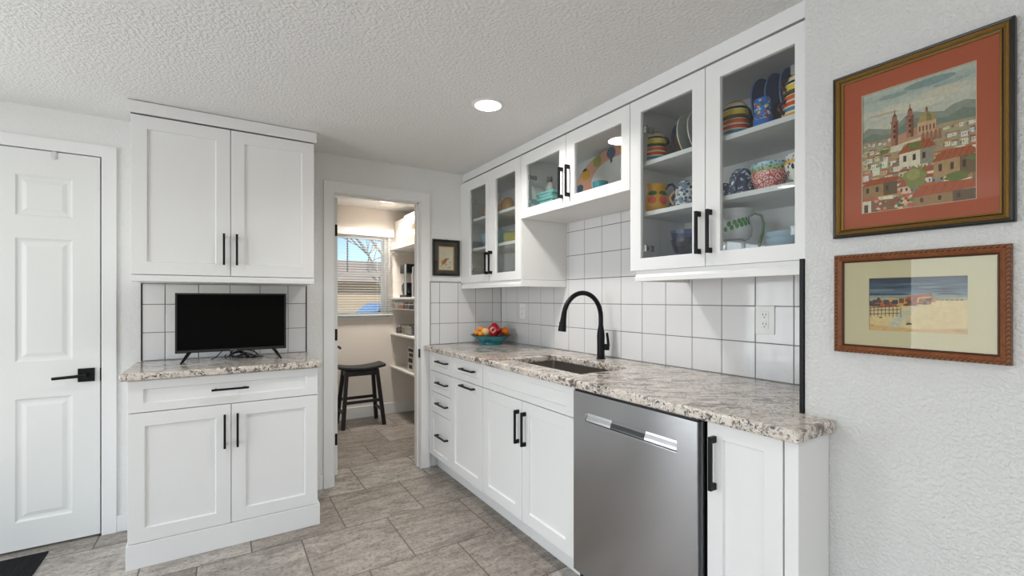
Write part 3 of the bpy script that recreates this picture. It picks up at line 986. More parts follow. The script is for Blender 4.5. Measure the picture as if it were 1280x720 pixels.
# ------------------------------------------------------------------ crockery in the glazed cabinets
def handle_pts(c, ang, r0, z0, z1, out, n=10):
    d = Vector((math.cos(ang), math.sin(ang), 0))
    return [tuple(Vector(c) + d * (r0 + out * math.sin(PI * i / n)) + Vector((0, 0, z0 + (z1 - z0) * i / n))) for i in range(n + 1)]
def vessel(name, c, prof, m, label, cat, group=None, handle=None, hm=None, hr=.006, extra=None):
    root = thing(name, c, label, cat, group)
    MB().lathe(prof, c, 36).build('body', m, root, smooth=True)
    if handle:
        ang, r0, z0, z1, out = handle
        MB().tube(handle_pts(c, ang, r0, z0, z1, out), hr, 10).build('handle', hm or m, root, smooth=True)
    return root
A_R = math.atan2(-math.sin(YAW), math.cos(YAW))     # direction of a handle pointing right as seen from the room
def cup_down(r, h):      # an upturned cup: rim below, foot on top
    return [(r * .93, .003), (r, 0), (r, .003), (r * .97, h * .35), (r * .86, h * .75), (r * .66, h * .94), (r * .5, h * .955), (r * .5, h), (r * .42, h), (.0, h * .96)]
def cup_cone(r, h, top=.80):
    return [(r * .95, .003), (r, 0), (r * 1.01, .004), (r * (1 - (1 - top) * .35), h * .5), (r * top, h * .93), (r * top * .93, h * .99), (r * top * .8, h), (.0, h)]
def bowl_up(r, h, ft=.5):
    return [(0, .003), (r * ft * .8, 0), (r * ft, 0), (r * ft, h * .08), (r * .82, h * .42), (r * .97, h * .80), (r, h), (r * .965, h), (r * .92, h * .8), (r * .76, h * .44), (0, h * .14)]
ST_LOW = stripes('striped_glaze_lower', .085, [(0, 'F8AE3A'), (.18, 'FBEFC8'), (.27, '4A90B4'), (.42, 'FBEFC8'), (.49, 'EE4B2A'), (.66, 'FBEFC8'), (.74, 'F56A2E'), (.92, 'FBEFC8')])
ST_TOP = stripes('striped_glaze_upper', .070, [(0, '5A4838'), (.16, 'FADC3E'), (.42, 'FBEFC8'), (.50, '1D1B1B'), (.62, 'FBEFD0'), (.86, 'F07038')])
def striped_stack(y, x, where, flip=0):
    vessel('striped_cup', (x, y, 1.8765), cup_cone(.058, .085, .86), ST_LOW, 'lower upturned orange and red striped cup ' + where, 'cup', None,
           (A_R if not flip else A_R + PI, .050, .018, .066, .024), 'brown_handle', .006)
    vessel('striped_cup', (x, y, 1.9620), cup_down(.0515, .070), ST_TOP, 'upper upturned yellow and black striped cup ' + where, 'cup', None,
           (A_R if not flip else A_R + PI, .044, .012, .055, .020), 'brown_handle', .0055)
striped_stack(1.449, 1.712, 'left of the orange-centred plate')
striped_stack(1.055, 1.716, 'left of the flowered blue cup')
striped_stack(.800, 1.690, 'at the far right end of the top shelf', 1)

def standing_plate(c, r, yawd, lean, m, label, group=None, name='dinner_plate', rimm=None, th=.005):
    """plate standing on edge; c is the point where it touches the shelf"""
    R_ = Matrix.Rotation(math.radians(yawd), 3, 'Z') @ Matrix.Rotation(math.radians(90 - lean), 3, 'X')
    cc = (c[0], c[1], c[2] + r * math.cos(math.radians(lean)) + .002)
    root = thing(name, c, label, 'plate', group)
    MB().lathe([(0, 0), (r * .6, 0), (r * .7, .004), (r, .014), (r, .014 + th), (r * .68, .010), (r * .6, th), (0, th)], cc, 48, rot=R_).build('body', m, root, smooth=True)
    if rimm:
        MB().lathe([(r * .99, .0135), (r * 1.012, .0145), (r * 1.012, .0145 + th), (r * .99, .0145 + th)], cc, 48, rot=R_).build('rim', rimm, root, smooth=True)
    return root
M['navy'] = mat('navy_glaze', '2A3670', .3, coat=.4)
M['greyplate'] = mat('grey_glaze', '6E7674', .3)
q = NT('ringed_grey_plate')
v = q.co()
sp_ = q.n('ShaderNodeVectorMath', _operation='SUBTRACT'); q.l(v, sp_.inputs[0]); sp_.inputs[1].default_value = (0, 0, .1046)
ln_ = q.n('ShaderNodeVectorMath', _operation='LENGTH'); q.l(sp_.outputs[0], ln_.inputs[0])
sc2 = q.n('ShaderNodeMath', _operation='DIVIDE'); q.l(ln_.outputs['Value'], sc2.inputs[0]); sc2.inputs[1].default_value = .11
q.l(q.ramp(sc2.outputs[0], [(0, '7E8886'), (.66, 'ECEBE2'), (.73, '5E6870'), (.86, 'ECEBE2')], 'CONSTANT'), q.b.inputs['Base Color'])
q.b.inputs['Roughness'].default_value = .3
M['greyplate'] = q.m
M['creamrim'] = mat('cream_glaze', 'D9DAD2', .3)
M['bluerim'] = mat('blue_rim_glaze', '4D6CA8', .3)
q = NT('navy_plate_orange_centre')
v = q.co()
def radial(q, vec, centre, inv):
    s = q.n('ShaderNodeVectorMath', _operation='SUBTRACT'); q.l(vec, s.inputs[0]); s.inputs[1].default_value = centre
    k = q.n('ShaderNodeVectorMath', _operation='MULTIPLY'); q.l(s.outputs[0], k.inputs[0]); k.inputs[1].default_value = inv
    g_ = q.n('ShaderNodeVectorMath', _operation='LENGTH'); q.l(k.outputs[0], g_.inputs[0])
    return g_.outputs['Value']
q.l(q.ramp(radial(q, v, (0, 0, .100), (1 / .12,) * 3), [(0, 'FFA21E'), (.56, '2B3870')], 'CONSTANT'), q.b.inputs['Base Color'])
q.b.inputs['Roughness'].default_value = .3
M['navyorange'] = q.m
standing_plate((1.828, 1.397, 1.877), .100, 8, 6, 'navyorange', 'navy plate with an orange centre standing beside the striped cups')
standing_plate((1.775, 1.318, 1.877), .103, 4, 5, 'greyplate', 'left of the two grey plates with cream rims standing on the top shelf', None, 'dinner_plate', 'creamrim')
standing_plate((1.775, 1.265, 1.877), .103, 4, 5, 'greyplate', 'right of the two grey plates with cream rims standing on the top shelf', None, 'dinner_plate', 'creamrim')
standing_plate((1.85, 1.080, 1.877), .078, 0, 4, 'navy', 'low dark navy plate standing behind the striped cups of the rightmost door')
for k_, (yy, w_l) in enumerate(((.992, 'leftmost'), (.940, 'middle'), (.888, 'rightmost'))):
    standing_plate((1.805, yy, 1.877), .1195, 2, 4, 'navy', w_l + ' of the three tall navy plates standing behind the flowered blue cup', None, 'dinner_plate', 'bluerim')
q = NT('flowered_blue_glaze')
v = q.co()
vo = q.n('ShaderNodeTexVoronoi', Scale=85)
q.l(v, vo.inputs['Vector'])
sc_ = q.n('ShaderNodeSeparateColor'); q.l(vo.outputs['Color'], sc_.inputs[0])
cc_ = q.ramp(sc_.outputs[0], [(0, 'E9E4D2'), (.3, 'C8402C'), (.5, 'E9C23A'), (.65, '2F6A3A'), (.8, 'E9E4D2')], 'CONSTANT')
zz = q.n('ShaderNodeSeparateXYZ'); q.l(v, zz.inputs[0])
zm = q.n('ShaderNodeMath', _operation='DIVIDE'); q.l(zz.outputs[2], zm.inputs[0]); zm.inputs[1].default_value = .108
bandm = q.ramp(zm.outputs[0], [(0, (0, 0, 0)), (.28, (1, 1, 1)), (.93, (0, 0, 0))], 'CONSTANT')
dm = q.ramp(vo.outputs['Distance'], [(.40, (1, 1, 1)), (.50, (0, 0, 0))])
q.l(q.mix(q.mix(1.0, bandm, dm, 'MULTIPLY'), '2F74C8', cc_), q.b.inputs['Base Color'])
q.b.inputs['Roughness'].default_value = .25
vessel('flowered_cup', (1.668, .916, 1.8765), [(0, .002), (.031, 0), (.0345, .010), (.033, .040), (.0275, .050), (.0285, .058), (.031, .082), (.030, .108), (.028, .108), (.026, .06), (0, .050)], q.m,
       'blue cup with a band of red and yellow flowers, before the navy plates', 'cup')

# middle shelf
def decor(name, basecol, blobs, H=None):
    q = NT(name)
    v = q.co()
    col = basecol
    first = True
    for c_, rad, colr in blobs:
        f = q.ramp(radial(q, v, c_, tuple(1 / x for x in rad)), [(.42, (1, 1, 1)), (.5, (0, 0, 0))])
        col = q.mix(f, col, colr)
    q.l(col, q.b.inputs['Base Color'])
    q.b.inputs['Roughness'].default_value = .2
    return q.m
def onto(du, r, z):      # a point on the room-facing side of a round vessel
    f = math.sqrt(max(r * r - du * du, 0))
    p = RV * du - Vector((.80, .60, 0)) * 0 - FV * f
    return (p.x, p.y, z)
jy = thing('fruit_jug', (1.715, 1.451, 1.6505), 'yellow jug painted with red fruit and green leaves, blue handle', 'jug')
mj = decor('yellow_jug_glaze', 'F2B01E', [(onto(-.030, .062, .060), (.042, .042, .042), 'F2603A'), (onto(.018, .062, .058), (.046, .046, .046), 'F2603A'),
                                         (onto(-.026, .055, .094), (.042, .042, .026), '2F6A2A'), (onto(.024, .055, .093), (.050, .050, .026), '2F6A2A')])
rs = []
for r, z in ((.002, .003), (.045, 0), (.060, .018), (.068, .045), (.066, .068), (.056, .090), (.049, .106), (.050, .122), (.056, .137), (.053, .137), (.046, .120), (.045, .106), (.060, .06), (.04, .012), (.002, .010)):
    ring = []
    for i in range(40):
        a = 2 * PI * i / 40
        k = r
        dz = 0
        if z > .1:
            d_ = math.cos(a - (A_R + PI))
            k = r * (1 + .38 * max(0, d_) ** 6 * (z - .1) / .037)
            dz = .010 * max(0, d_) ** 5 * (z - .1) / .037
        ring.append((1.715 + k * math.cos(a), 1.451 + k * math.sin(a), 1.6505 + z + dz))
    rs.append(ring)
MB().rings(rs).build('body', mj, jy, smooth=True)
MB().tube([(1.715 + RV.x * a, 1.451 + RV.y * a, 1.6505 + z) for a, z in ((.047, .118), (.062, .140), (.082, .146), (.096, .130), (.094, .095), (.080, .062), (.062, .045))], .0065, 10).build('handle', mat('blue_glaze', '2B3F78', .25), jy, smooth=True)
vessel('speckled_mug', (1.722, 1.285, 1.6505), cup_down(.052, .122), spots('blue_white_speckle', 'E4E8DF', '3A4E78', 62, .42, .5, feat='F1', third='7E93A8'), 'upturned blue and white speckled mug next to the yellow jug', 'mug',
       None, (A_R + PI * .85, .046, .025, .085, .020), mat('tan_glaze', 'C99A72', .3), .006)
BLUE = spots('blue_blossom', '3A5080', 'DCE6EA', 95, .40, .50, third='22345C')
vessel('blossom_bowl', (1.735, 1.118, 1.6505), cup_down(.040, .078), BLUE, 'smaller upturned dark blue blossom bowl at the left of the middle shelf', 'bowl')
vessel('blossom_bowl', (1.715, 1.028, 1.6505), cup_down(.048, .112), BLUE, 'larger upturned dark blue bowl with white blossoms beside the red patterned bowl', 'bowl')
RED = spots('red_honeycomb', 'F0D8C8', 'C8413C', 60, .30, .36, third=None, feat='F1')
q = NT('honeycomb_red')
v = q.co(); vo = q.n('ShaderNodeTexVoronoi', Scale=58); vo.feature = 'DISTANCE_TO_EDGE'; q.l(v, vo.inputs['Vector'])
q.l(q.ramp(vo.outputs['Distance'], [(0, 'D4524C'), (.11, 'FBEADF'), (.24, 'DE7A70')], 'CONSTANT'), q.b.inputs['Base Color']); q.b.inputs['Roughness'].default_value = .25
M['honey'] = q.m
vessel('patterned_bowl', (1.712, .917, 1.6505), bowl_up(.0625, .072), 'honey', 'red and white honeycomb bowl, lowest of the stack of three', 'bowl')
vessel('patterned_bowl', (1.712, .917, 1.6905), bowl_up(.0625, .047, .6), spots('green_scales', 'B9C78E', '4E7A3A', 90, .35, .45), 'green patterned bowl in the middle of the stack of three', 'bowl')
vessel('patterned_bowl', (1.712, .917, 1.702), bowl_up(.064, .052, .6), spots('blue_scales', 'B9DCE6', '2F7FA0', 95, .32, .42), 'light blue patterned bowl on top of the stack of three', 'bowl')
q = NT('dotted_black_white')
v = q.co(scale=(1, 1, .55)); vo = q.n('ShaderNodeTexVoronoi', Scale=62); q.l(v, vo.inputs['Vector'])
q.l(q.ramp(vo.outputs['Distance'], [(0, '17161A'), (.36, 'F0EEE6')], 'CONSTANT'), q.b.inputs['Base Color']); q.b.inputs['Roughness'].default_value = .25
db = vessel('dotted_bowl', (1.700, .785, 1.6505), bowl_up(.066, .076), q.m, 'white bowl with black dots and a yellow rim right of the honeycomb bowl', 'bowl')
MB().lathe([(.0645, .0725), (.0675, .0725), (.0675, .082), (.0640, .082)], (1.700, .785, 1.6505), 36).build('rim', mat('yellow_glaze', 'E8AE2A', .25), db, smooth=True)
vessel('dotted_bowl', (1.700, .785, 1.6905), bowl_up(.064, .065, .6), spots('navy_dots', 'E8E8E4', '26386A', 90, .34, .42), 'navy dotted bowl nested in the yellow-rimmed bowl', 'bowl')

# bottom shelf
FL = 1.4035
for k_, w_l in enumerate(('bottom', 'middle', 'top')):
    vessel('glass_plate', (1.745, 1.300, FL + .0085 * k_), [(0, .001), (.06, 0), (.09, .006), (.105, .010), (.105, .013), (.09, .009), (.06, .004), (0, .004)], 'clearglass', w_l + ' clear glass plate under the blue glass bowls', 'plate')
vessel('glass_bowl', (1.745, 1.300, FL + .030), bowl_up(.068, .088), 'blueglass', 'lower blue glass bowl standing on the clear glass plates', 'bowl')
vessel('glass_bowl', (1.745, 1.300, FL + .068), bowl_up(.070, .088, .55), 'blueglass', 'upper blue glass bowl nested in the one on the glass plates', 'bowl')
# white pitcher with green leaves on an upturned bowl
pcx = (1.722, 1.062, FL + .088)
blobs = []
for i_ in range(6):
    du = -.046 + .016 * i_
    for s_ in (-1, 1):
        blobs.append((onto(du + .004 * s_, .062, .047 + .0065 * i_ * .8 + .010 * s_), (.017, .017, .024), '3F8A3A'))
wp = decor('white_leaf_glaze', 'DDDFE0', blobs)
vessel('white_bowl', (1.722, 1.062, FL), cup_down(.064, .087), mat('off_white_glaze', 'D5D8DC', .2), 'upturned white bowl under the leaf-painted pitcher', 'bowl')
pt = thing('leaf_pitcher', pcx, 'white pitcher with a sprig of green leaves at the bottom left of the rightmost door', 'pitcher')
MB().lathe([(0, .002), (.054, 0), (.063, .014), (.066, .040), (.062, .068), (.056, .085), (.058, .103), (.068, .118), (.065, .118), (.053, .1), (.052, .085), (.060, .05), (.05, .01), (0, .008)], pcx, 40).build('body', wp, pt, smooth=True)
MB().tube([(pcx[0] + RV.x * a, pcx[1] + RV.y * a, pcx[2] + z) for a, z in ((.056, .092), (.080, .108), (.108, .100), (.118, .066), (.114, .030), (.100, -.020), (.092, -.055))], .0055, 10).build('handle', mat('green_glaze', '5E9A5A', .3), pt, smooth=True)
for k_, (yy, xx) in enumerate(((.862, 1.735), (.862, 1.735), (.862, 1.735))):
    vessel('glass_bowl', (xx, yy, FL + .022 * k_), bowl_up(.074, .052, .6), mat('pale_blue_glass', 'B4CBDA', .12, coat=.6) if k_ == 0 else bpy.data.materials['pale_blue_glass'],
           ('lowest', 'middle', 'topmost')[k_] + ' pale blue bowl of the stack right of the leaf-painted pitcher', 'bowl')

# towels, figurine, platter and dish over the sink
def towel(z, h, dx, label, c='8CC7C4'):
    root = thing('folded_towel', (1.715 + dx, 2.30, z), label, 'towel')
    m = bpy.data.materials.get('turquoise_terry') or textured_wall('turquoise_terry', c, 260, .002, .95)
    b = MB()
    # rolled fold: a spiral profile extruded along the row
    for k in range(3):
        t0, t1 = k / 3 * h, (k + 1) / 3 * h
        pr_ = []
        hh = (t1 - t0) * .98
        for i in range(9):
            a = -PI / 2 + PI * i / 8
            pr_.append((-.052 + .004 * k - hh / 2 * math.cos(a), z + (t0 + t1) / 2 + hh / 2 * math.sin(a)))
        pr_ += [(.075, z + t1 - .001), (.075, z + t0 + .001)]
        yy0, yy1 = 2.168 + .010 * ((k * 2) % 3), 2.352 - .012 * ((k + 1) % 3)
        rs = []
        for j_ in range(7):
            f = j_ / 6
            yq = yy0 + (yy1 - yy0) * f
            e = 1 - .10 * (abs(f - .5) * 2) ** 3
            rs.append([(1.715 + dx + u * e, yq, w + .001 * math.sin(f * 9 + k)) for u, w in pr_])
        b.rings(rs)
    b.build('cloth', m, root, bevel=.002, smooth=True)
    return root
towel(1.7785, .080, 0, 'lower folded turquoise towel in the shallow cabinet above the sink')
towel(1.8600, .060, .004, 'upper folded turquoise towel in the shallow cabinet above the sink')
# small cat figurine on a pale base, standing on the towels
cx_, cy_, cz_ = 1.725, 2.275, 1.9205
cf = thing('animal_figurine', (cx_, cy_, cz_), 'small grey and white animal figurine sitting on the folded towels', 'figurine')
fg = mat('grey_white_ceramic', 'B9B7B0', .35)
bb = MB()
bb.lathe([(0, 0), (.020, .001), (.026, .012), (.024, .035), (.016, .055), (.010, .064), (0, .066)], (cx_, cy_, cz_), 20, sx=1, sy=1.2)
bb.build('body', fg, cf, smooth=True)
hm = MB()
hc = Vector((cx_, cy_ + .004, cz_ + .078))
hm.lathe([(.019 * math.sin(a), -.017 * math.cos(a)) for a in [PI * i / 10 for i in range(11)]], hc, 18)
hm.build('head', mat('dark_grey_ceramic', '6E6C68', .4), cf, smooth=True)
for s_ in (-1, 1):
    MB().lathe([(.007, 0), (.0045, .008), (0, .017)], hc + RV * .011 * s_ + Vector((0, 0, .011)), 8).build('ear', bpy.data.materials['dark_grey_ceramic'], cf)
MB().tube([tuple(Vector((cx_, cy_, cz_)) + RV * a + Vector((0, 0, z))) for a, z in ((.018, .012), (.040, .008), (.058, .018), (.068, .030), (.082, .022))], .006, 8).build('tail', fg, cf, smooth=True)
# oval platter leaning on the back
q = NT('fruit_rim_platter')
v = q.co()
rad = radial(q, v, (0, 0, .178), (0, 1 / .333, 1 / .178))
col = q.ramp(rad, [(0, 'EDEAE4'), (.60, 'DFA58C'), (.62, 'E7AA8D'), (.965, '5A4A3A')], 'CONSTANT')
for (yy, zz_, ry, rz, c_) in ((.050, .312, .075, .070, '42607E'), (.160, .290, .070, .070, 'A8A94A'), (.245, .230, .075, .075, 'E0A63A'), (.290, .150, .070, .060, '42607E'), (-.045, .330, .075, .06, 'E0A63A'),
                              (.262, .262, .05, .02, '4B3524'), (.150, .340, .05, .018, '4B3524'), (.052, .272, .018, .035, '3A3A36')):
    col = q.mix(q.ramp(radial(q, v, (0, yy, zz_), (0, 1 / ry, 1 / rz)), [(.42, (1, 1, 1)), (.5, (0, 0, 0))]), col, c_)
q.l(col, q.b.inputs['Base Color'])
q.b.inputs['Roughness'].default_value = .25
pl = thing('oval_platter', (1.845, 1.845, 1.7775), 'large oval platter with a peach rim painted with fruit, leaning above the sink', 'platter')
Rp = Matrix.Rotation(math.radians(-90 + 9), 3, 'Y')
MB().lathe([(0, 0), (.104, 0), (.113, .004), (.170, .018), (.171, .023), (.113, .010), (.101, .006), (0, .006)], (1.866, 1.845, 1.7775 + .1725), 64, sx=1, sy=1.86, rot=Rp).build('body', q.m, pl, smooth=True)
vessel('small_dish', (1.700, 1.800, 1.777), bowl_up(.042, .102, .7), 'turq', 'small turquoise dish standing in front of the oval platter', 'dish')
vessel('small_dish', (1.735, 1.995, 1.777), bowl_up(.042, .088, .7), mat('slate_glaze', '6E7C80', .3), 'small slate grey dish at the left foot of the oval platter', 'dish')

# corner cabinet
TA = 'terracotta_glaze'
mat(TA, 'C98A6E', .35); mat('apricot_glaze', 'E0A85A', .35); mat('amber_glaze', 'E8B870', .35)
G = bpy.data.materials
vessel('mug', (1.745, 3.075, 1.8635), cup_down(.046, .115), G[TA], 'terracotta mug at the far left of the corner cabinet top shelf', 'mug', None, (A_R + PI, .04, .02, .08, .02), None, .006)
vessel('mug', (1.770, 2.915, 1.8635), cup_down(.048, .125), G[TA], 'terracotta mug behind the green cup in the corner cabinet', 'mug')
vessel('leafy_cup', (1.690, 2.905, 1.8635), bowl_up(.034, .058, .6), mat('leaf_green_glaze', '9DB45A', .35), 'small green cup in front of the terracotta mug in the corner cabinet', 'cup')
vessel('mug', (1.720, 2.765, 1.8635), cup_down(.046, .115), G['amber_glaze'], 'yellow and orange mug at the middle of the corner cabinet top shelf', 'mug', None, (A_R + PI, .04, .02, .08, .018), G['apricot_glaze'], .007)
vessel('mug', (1.74, 2.625, 1.8635), cup_down(.046, .118), G['apricot_glaze'], 'apricot mug at the right edge of the corner cabinet top shelf', 'mug')
mat('aqua_glass', '7FA9B8', .15, coat=.5)
vessel('aqua_bowl', (1.745, 3.060, 1.6415), bowl_up(.080, .110), G['aqua_glass'], 'aqua blue bowl at the left of the corner cabinet lower shelf', 'bowl')
vessel('aqua_bowl', (1.765, 2.875, 1.6415), bowl_up(.082, .110), G['aqua_glass'], 'aqua blue bowl behind the yellow plates in the corner cabinet', 'bowl')
mat('yellow_green_glaze', 'D6D46A', .35)
for k_ in range(4):
    vessel('square_plate', (1.720, 2.655, 1.6415 + .017 * k_), [(0, .001), (.05, 0), (.09, .010), (.093, .013), (.05, .004), (0, .004)], G['yellow_green_glaze'],
           ('lowest', 'second lowest', 'second highest', 'highest')[k_] + ' plate of the yellow-green stack in the corner cabinet', 'plate')
nk = MB()
nk.rings([[(1.70, 2.66, 1.7075), (1.76, 2.60, 1.7075), (1.80, 2.66, 1.7075), (1.74, 2.71, 1.7075)], [(1.715, 2.652, 1.715), (1.755, 2.605, 1.728), (1.775, 2.65, 1.742), (1.735, 2.68, 1.722)]])
tag(nk.build('paper_napkin', mat('yellow_paper', 'E3DC7A', .8), loc=(1.74, 2.66, 1.7075)), 'folded yellow napkin on top of the yellow-green plates', 'napkin')

# ------------------------------------------------------------------ pictures
def ring_mould(T, a0, a1, z0, z1, prof):
    """prof: (inset, w) from the outside to the inside"""
    rs = [[(a0 + e, w, z0 + e), (a1 - e, w, z0 + e), (a1 - e, w, z1 - e), (a0 + e, w, z1 - e)] for e, w in prof]
    return MB(T).rings(rs, closed=True)
def canvas(T, a_left, a_right, z0, z1, w):
    """painter: s 0..1 left to right, t 0..1 bottom to top, clipped to the sheet"""
    mb = MB(T)
    todo = []
    def poly(pts, col, layer):
        P2 = [(min(max(s, 0), 1), min(max(t, 0), 1)) for s, t in pts]
        P2 = [p for i, p in enumerate(P2) if p != P2[i - 1]]
        if len(P2) < 3: return
        if abs(sum(P2[i][0] * P2[(i + 1) % len(P2)][1] - P2[(i + 1) % len(P2)][0] * P2[i][1] for i in range(len(P2)))) < 1e-6: return
        todo.append((layer, len(todo), P2, col))
    def flush():
        for i, (_, _, P2, col) in enumerate(sorted(todo, key=lambda e: e[:2])):
            mb.face([(a_left + (a_right - a_left) * s, w + i * .000003, z0 + (z1 - z0) * t) for s, t in P2], col)
    mb.flush = flush
    return mb, poly
def shade(c, k):
    return ''.join('%02X' % max(0, min(255, int(int(c[i:i + 2], 16) * k))) for i in (0, 2, 4))
def jit(c, r):
    return ''.join('%02X' % max(0, min(255, int(int(c[i:i + 2], 16) + r.uniform(-12, 12)))) for i in (0, 2, 4))

PT = faceX(XP)
# --- large picture: hill town with a twin-towered church
pf = thing('framed_picture', (XP, .4285, 1.4265), 'large painting of a hillside town, rust mat, gold and black frame', 'picture')
oa0, oa1, oz0, oz1 = .2527, .6050, 1.4275, 1.8775
M['gilt'] = textured_wall('gilt', '98783E', 180, .0008, .38)
bpy.data.materials['gilt'].node_tree.nodes['Principled BSDF'].inputs['Metallic'].default_value = .6
M['ebony'] = mat('ebony', '1B1612', .35)
M['rust'] = mat('rust_mat_board', 'B8624A', .9, spec=.2)
ring_mould(PT, oa0, oa1, oz0, oz1, [(0, .0005), (0, .016), (.0035, .021), (.008, .020), (.008, .0005)]).build('frame', 'ebony', pf, bevel=.0006)
ring_mould(PT, oa0, oa1, oz0, oz1, [(.0081, .0005), (.0081, .0195), (.012, .024), (.016, .0185), (.018, .0150), (.018, .0005)]).build('gilt_band', 'gilt', pf)
ring_mould(PT, oa0, oa1, oz0, oz1, [(.0181, .0005), (.0181, .0145), (.0205, .0135), (.0205, .0005)]).build('inner_band', 'ebony', pf)
ring_mould(PT, oa0, oa1, oz0, oz1, [(.0206, .0005), (.0206, .0150), (.0245, .0118), (.0245, .0005)]).build('inner_lip', 'gilt', pf)
MB(PT).frame(oa0 + .0246, oa1 - .0246, oz0 + .0246, oz1 - .0246, .3152, .5388, 1.489, 1.8085, .002, .0082).build('mat_board', 'rust', pf)
ring_mould(PT, .3152, .5388, 1.489, 1.8085, [(-.0001, .0040), (-.0001, .0083), (.0009, .0079), (.0009, .0040)]).build('mat_bevel', mat('mat_core_cream', 'E8DCC8', .9), pf)
mb, P = canvas(PT, .5388, .3152, 1.489, 1.8085, .0032)
R = random.Random(11)
for i in range(14):
    t0 = .60 + .4 * i / 14
    P([(0, t0), (1, t0), (1, t0 + .03), (0, t0 + .03)], ['DCD7CA', 'DBD7CB', 'DAD8CE', 'D6D6CD', 'D0D2CC', 'CBD0CC', 'D2D4CE', 'D6D7D0', 'D0D3CE', 'CAD0CD', 'C0CACA', 'B6C3C6', 'BECACB', 'CAD0CF'][i], 0)
P([(0, 0), (1, 0), (1, .61), (0, .61)], 'B3A184', 0)
for c_, (cx1, cy1, rx, ry) in (('C0CBCB', (.20, .87, .18, .03)), ('8FA6AC', (.62, .955, .22, .03)), ('E0DDD4', (.45, .80, .3, .035)), ('9EB0B4', (.30, .93, .14, .02)), ('CDBFB4', (.20, .80, .15, .012)), ('D8D4C8', (.75, .86, .2, .03)), ('DCD8CC', (.30, .84, .12, .015)), ('A9B9BC', (.80, .91, .15, .015))):
    P([(cx1 + rx * math.cos(a), cy1 + ry * math.sin(a) + .08 * (cx1 - .5) * math.cos(a) * rx) for a in [2 * PI * k / 18 for k in range(18)]], c_, 1)
P([(0, .55), (0, .685), (.06, .715), (.12, .70), (.2, .68), (.3, .66), (.36, .70), (.42, .74), (.5, .755), (.58, .73), (.66, .715), (.74, .70), (.82, .735), (.92, .745), (1, .72), (1, .5)], '98A19A', 2)
P([(0, .55), (0, .63), (.1, .665), (.2, .63), (.3, .62), (.4, .68), (.52, .70), (.64, .66), (.76, .65), (.9, .69), (1, .66), (1, .5)], '848F88', 3)
P([(0, .50), (0, .60), (.15, .585), (.3, .60), (.5, .59), (.75, .61), (1, .60), (1, .48)], 'B0A890', 4)
def house(s, t, w_, h_, L, big=0):
    wall = R.choice(['EDE6D6', 'F2ECDE', 'E4D6BC', 'D8C2A0', 'F0E8DA', 'F4F0E6'])
    P([(s, t), (s + w_, t), (s + w_, t + h_), (s, t + h_)], jit(wall, R), L)
    sd = w_ * R.choice([.3, .4, -.3])
    x0_, x1_ = (s + w_ - abs(sd), s + w_) if sd > 0 else (s, s + abs(sd))
    P([(x0_, t), (x1_, t), (x1_, t + h_ * .94), (x0_, t + h_ * .94)], jit(shade(wall, .68), R), L + 1)
    if R.random() < .75:
        P([(s - w_ * .06, t + h_ * .92), (s + w_ * 1.08, t + h_ * .92), (s + w_ * .95, t + h_ * 1.22), (s + w_ * .18, t + h_ * 1.28)], jit(R.choice(['B8684A', 'C67C58', 'AC664A', 'CC9068']), R), L + 2)
    else:
        P([(s - w_ * .02, t + h_), (s + w_ * 1.02, t + h_), (s + w_ * 1.02, t + h_ * 1.07), (s - w_ * .02, t + h_ * 1.07)], 'F4EEE2', L + 2)
    for k in range(R.choice([1, 2, 3])):
        wx = s + w_ * (.14 + .27 * k); wy = t + h_ * R.uniform(.35, .55)
        P([(wx, wy), (wx + w_ * .10, wy), (wx + w_ * .10, wy + h_ * .26), (wx, wy + h_ * .26)], '4A3A2E', L + 3)
L = 6
rows_ = 10
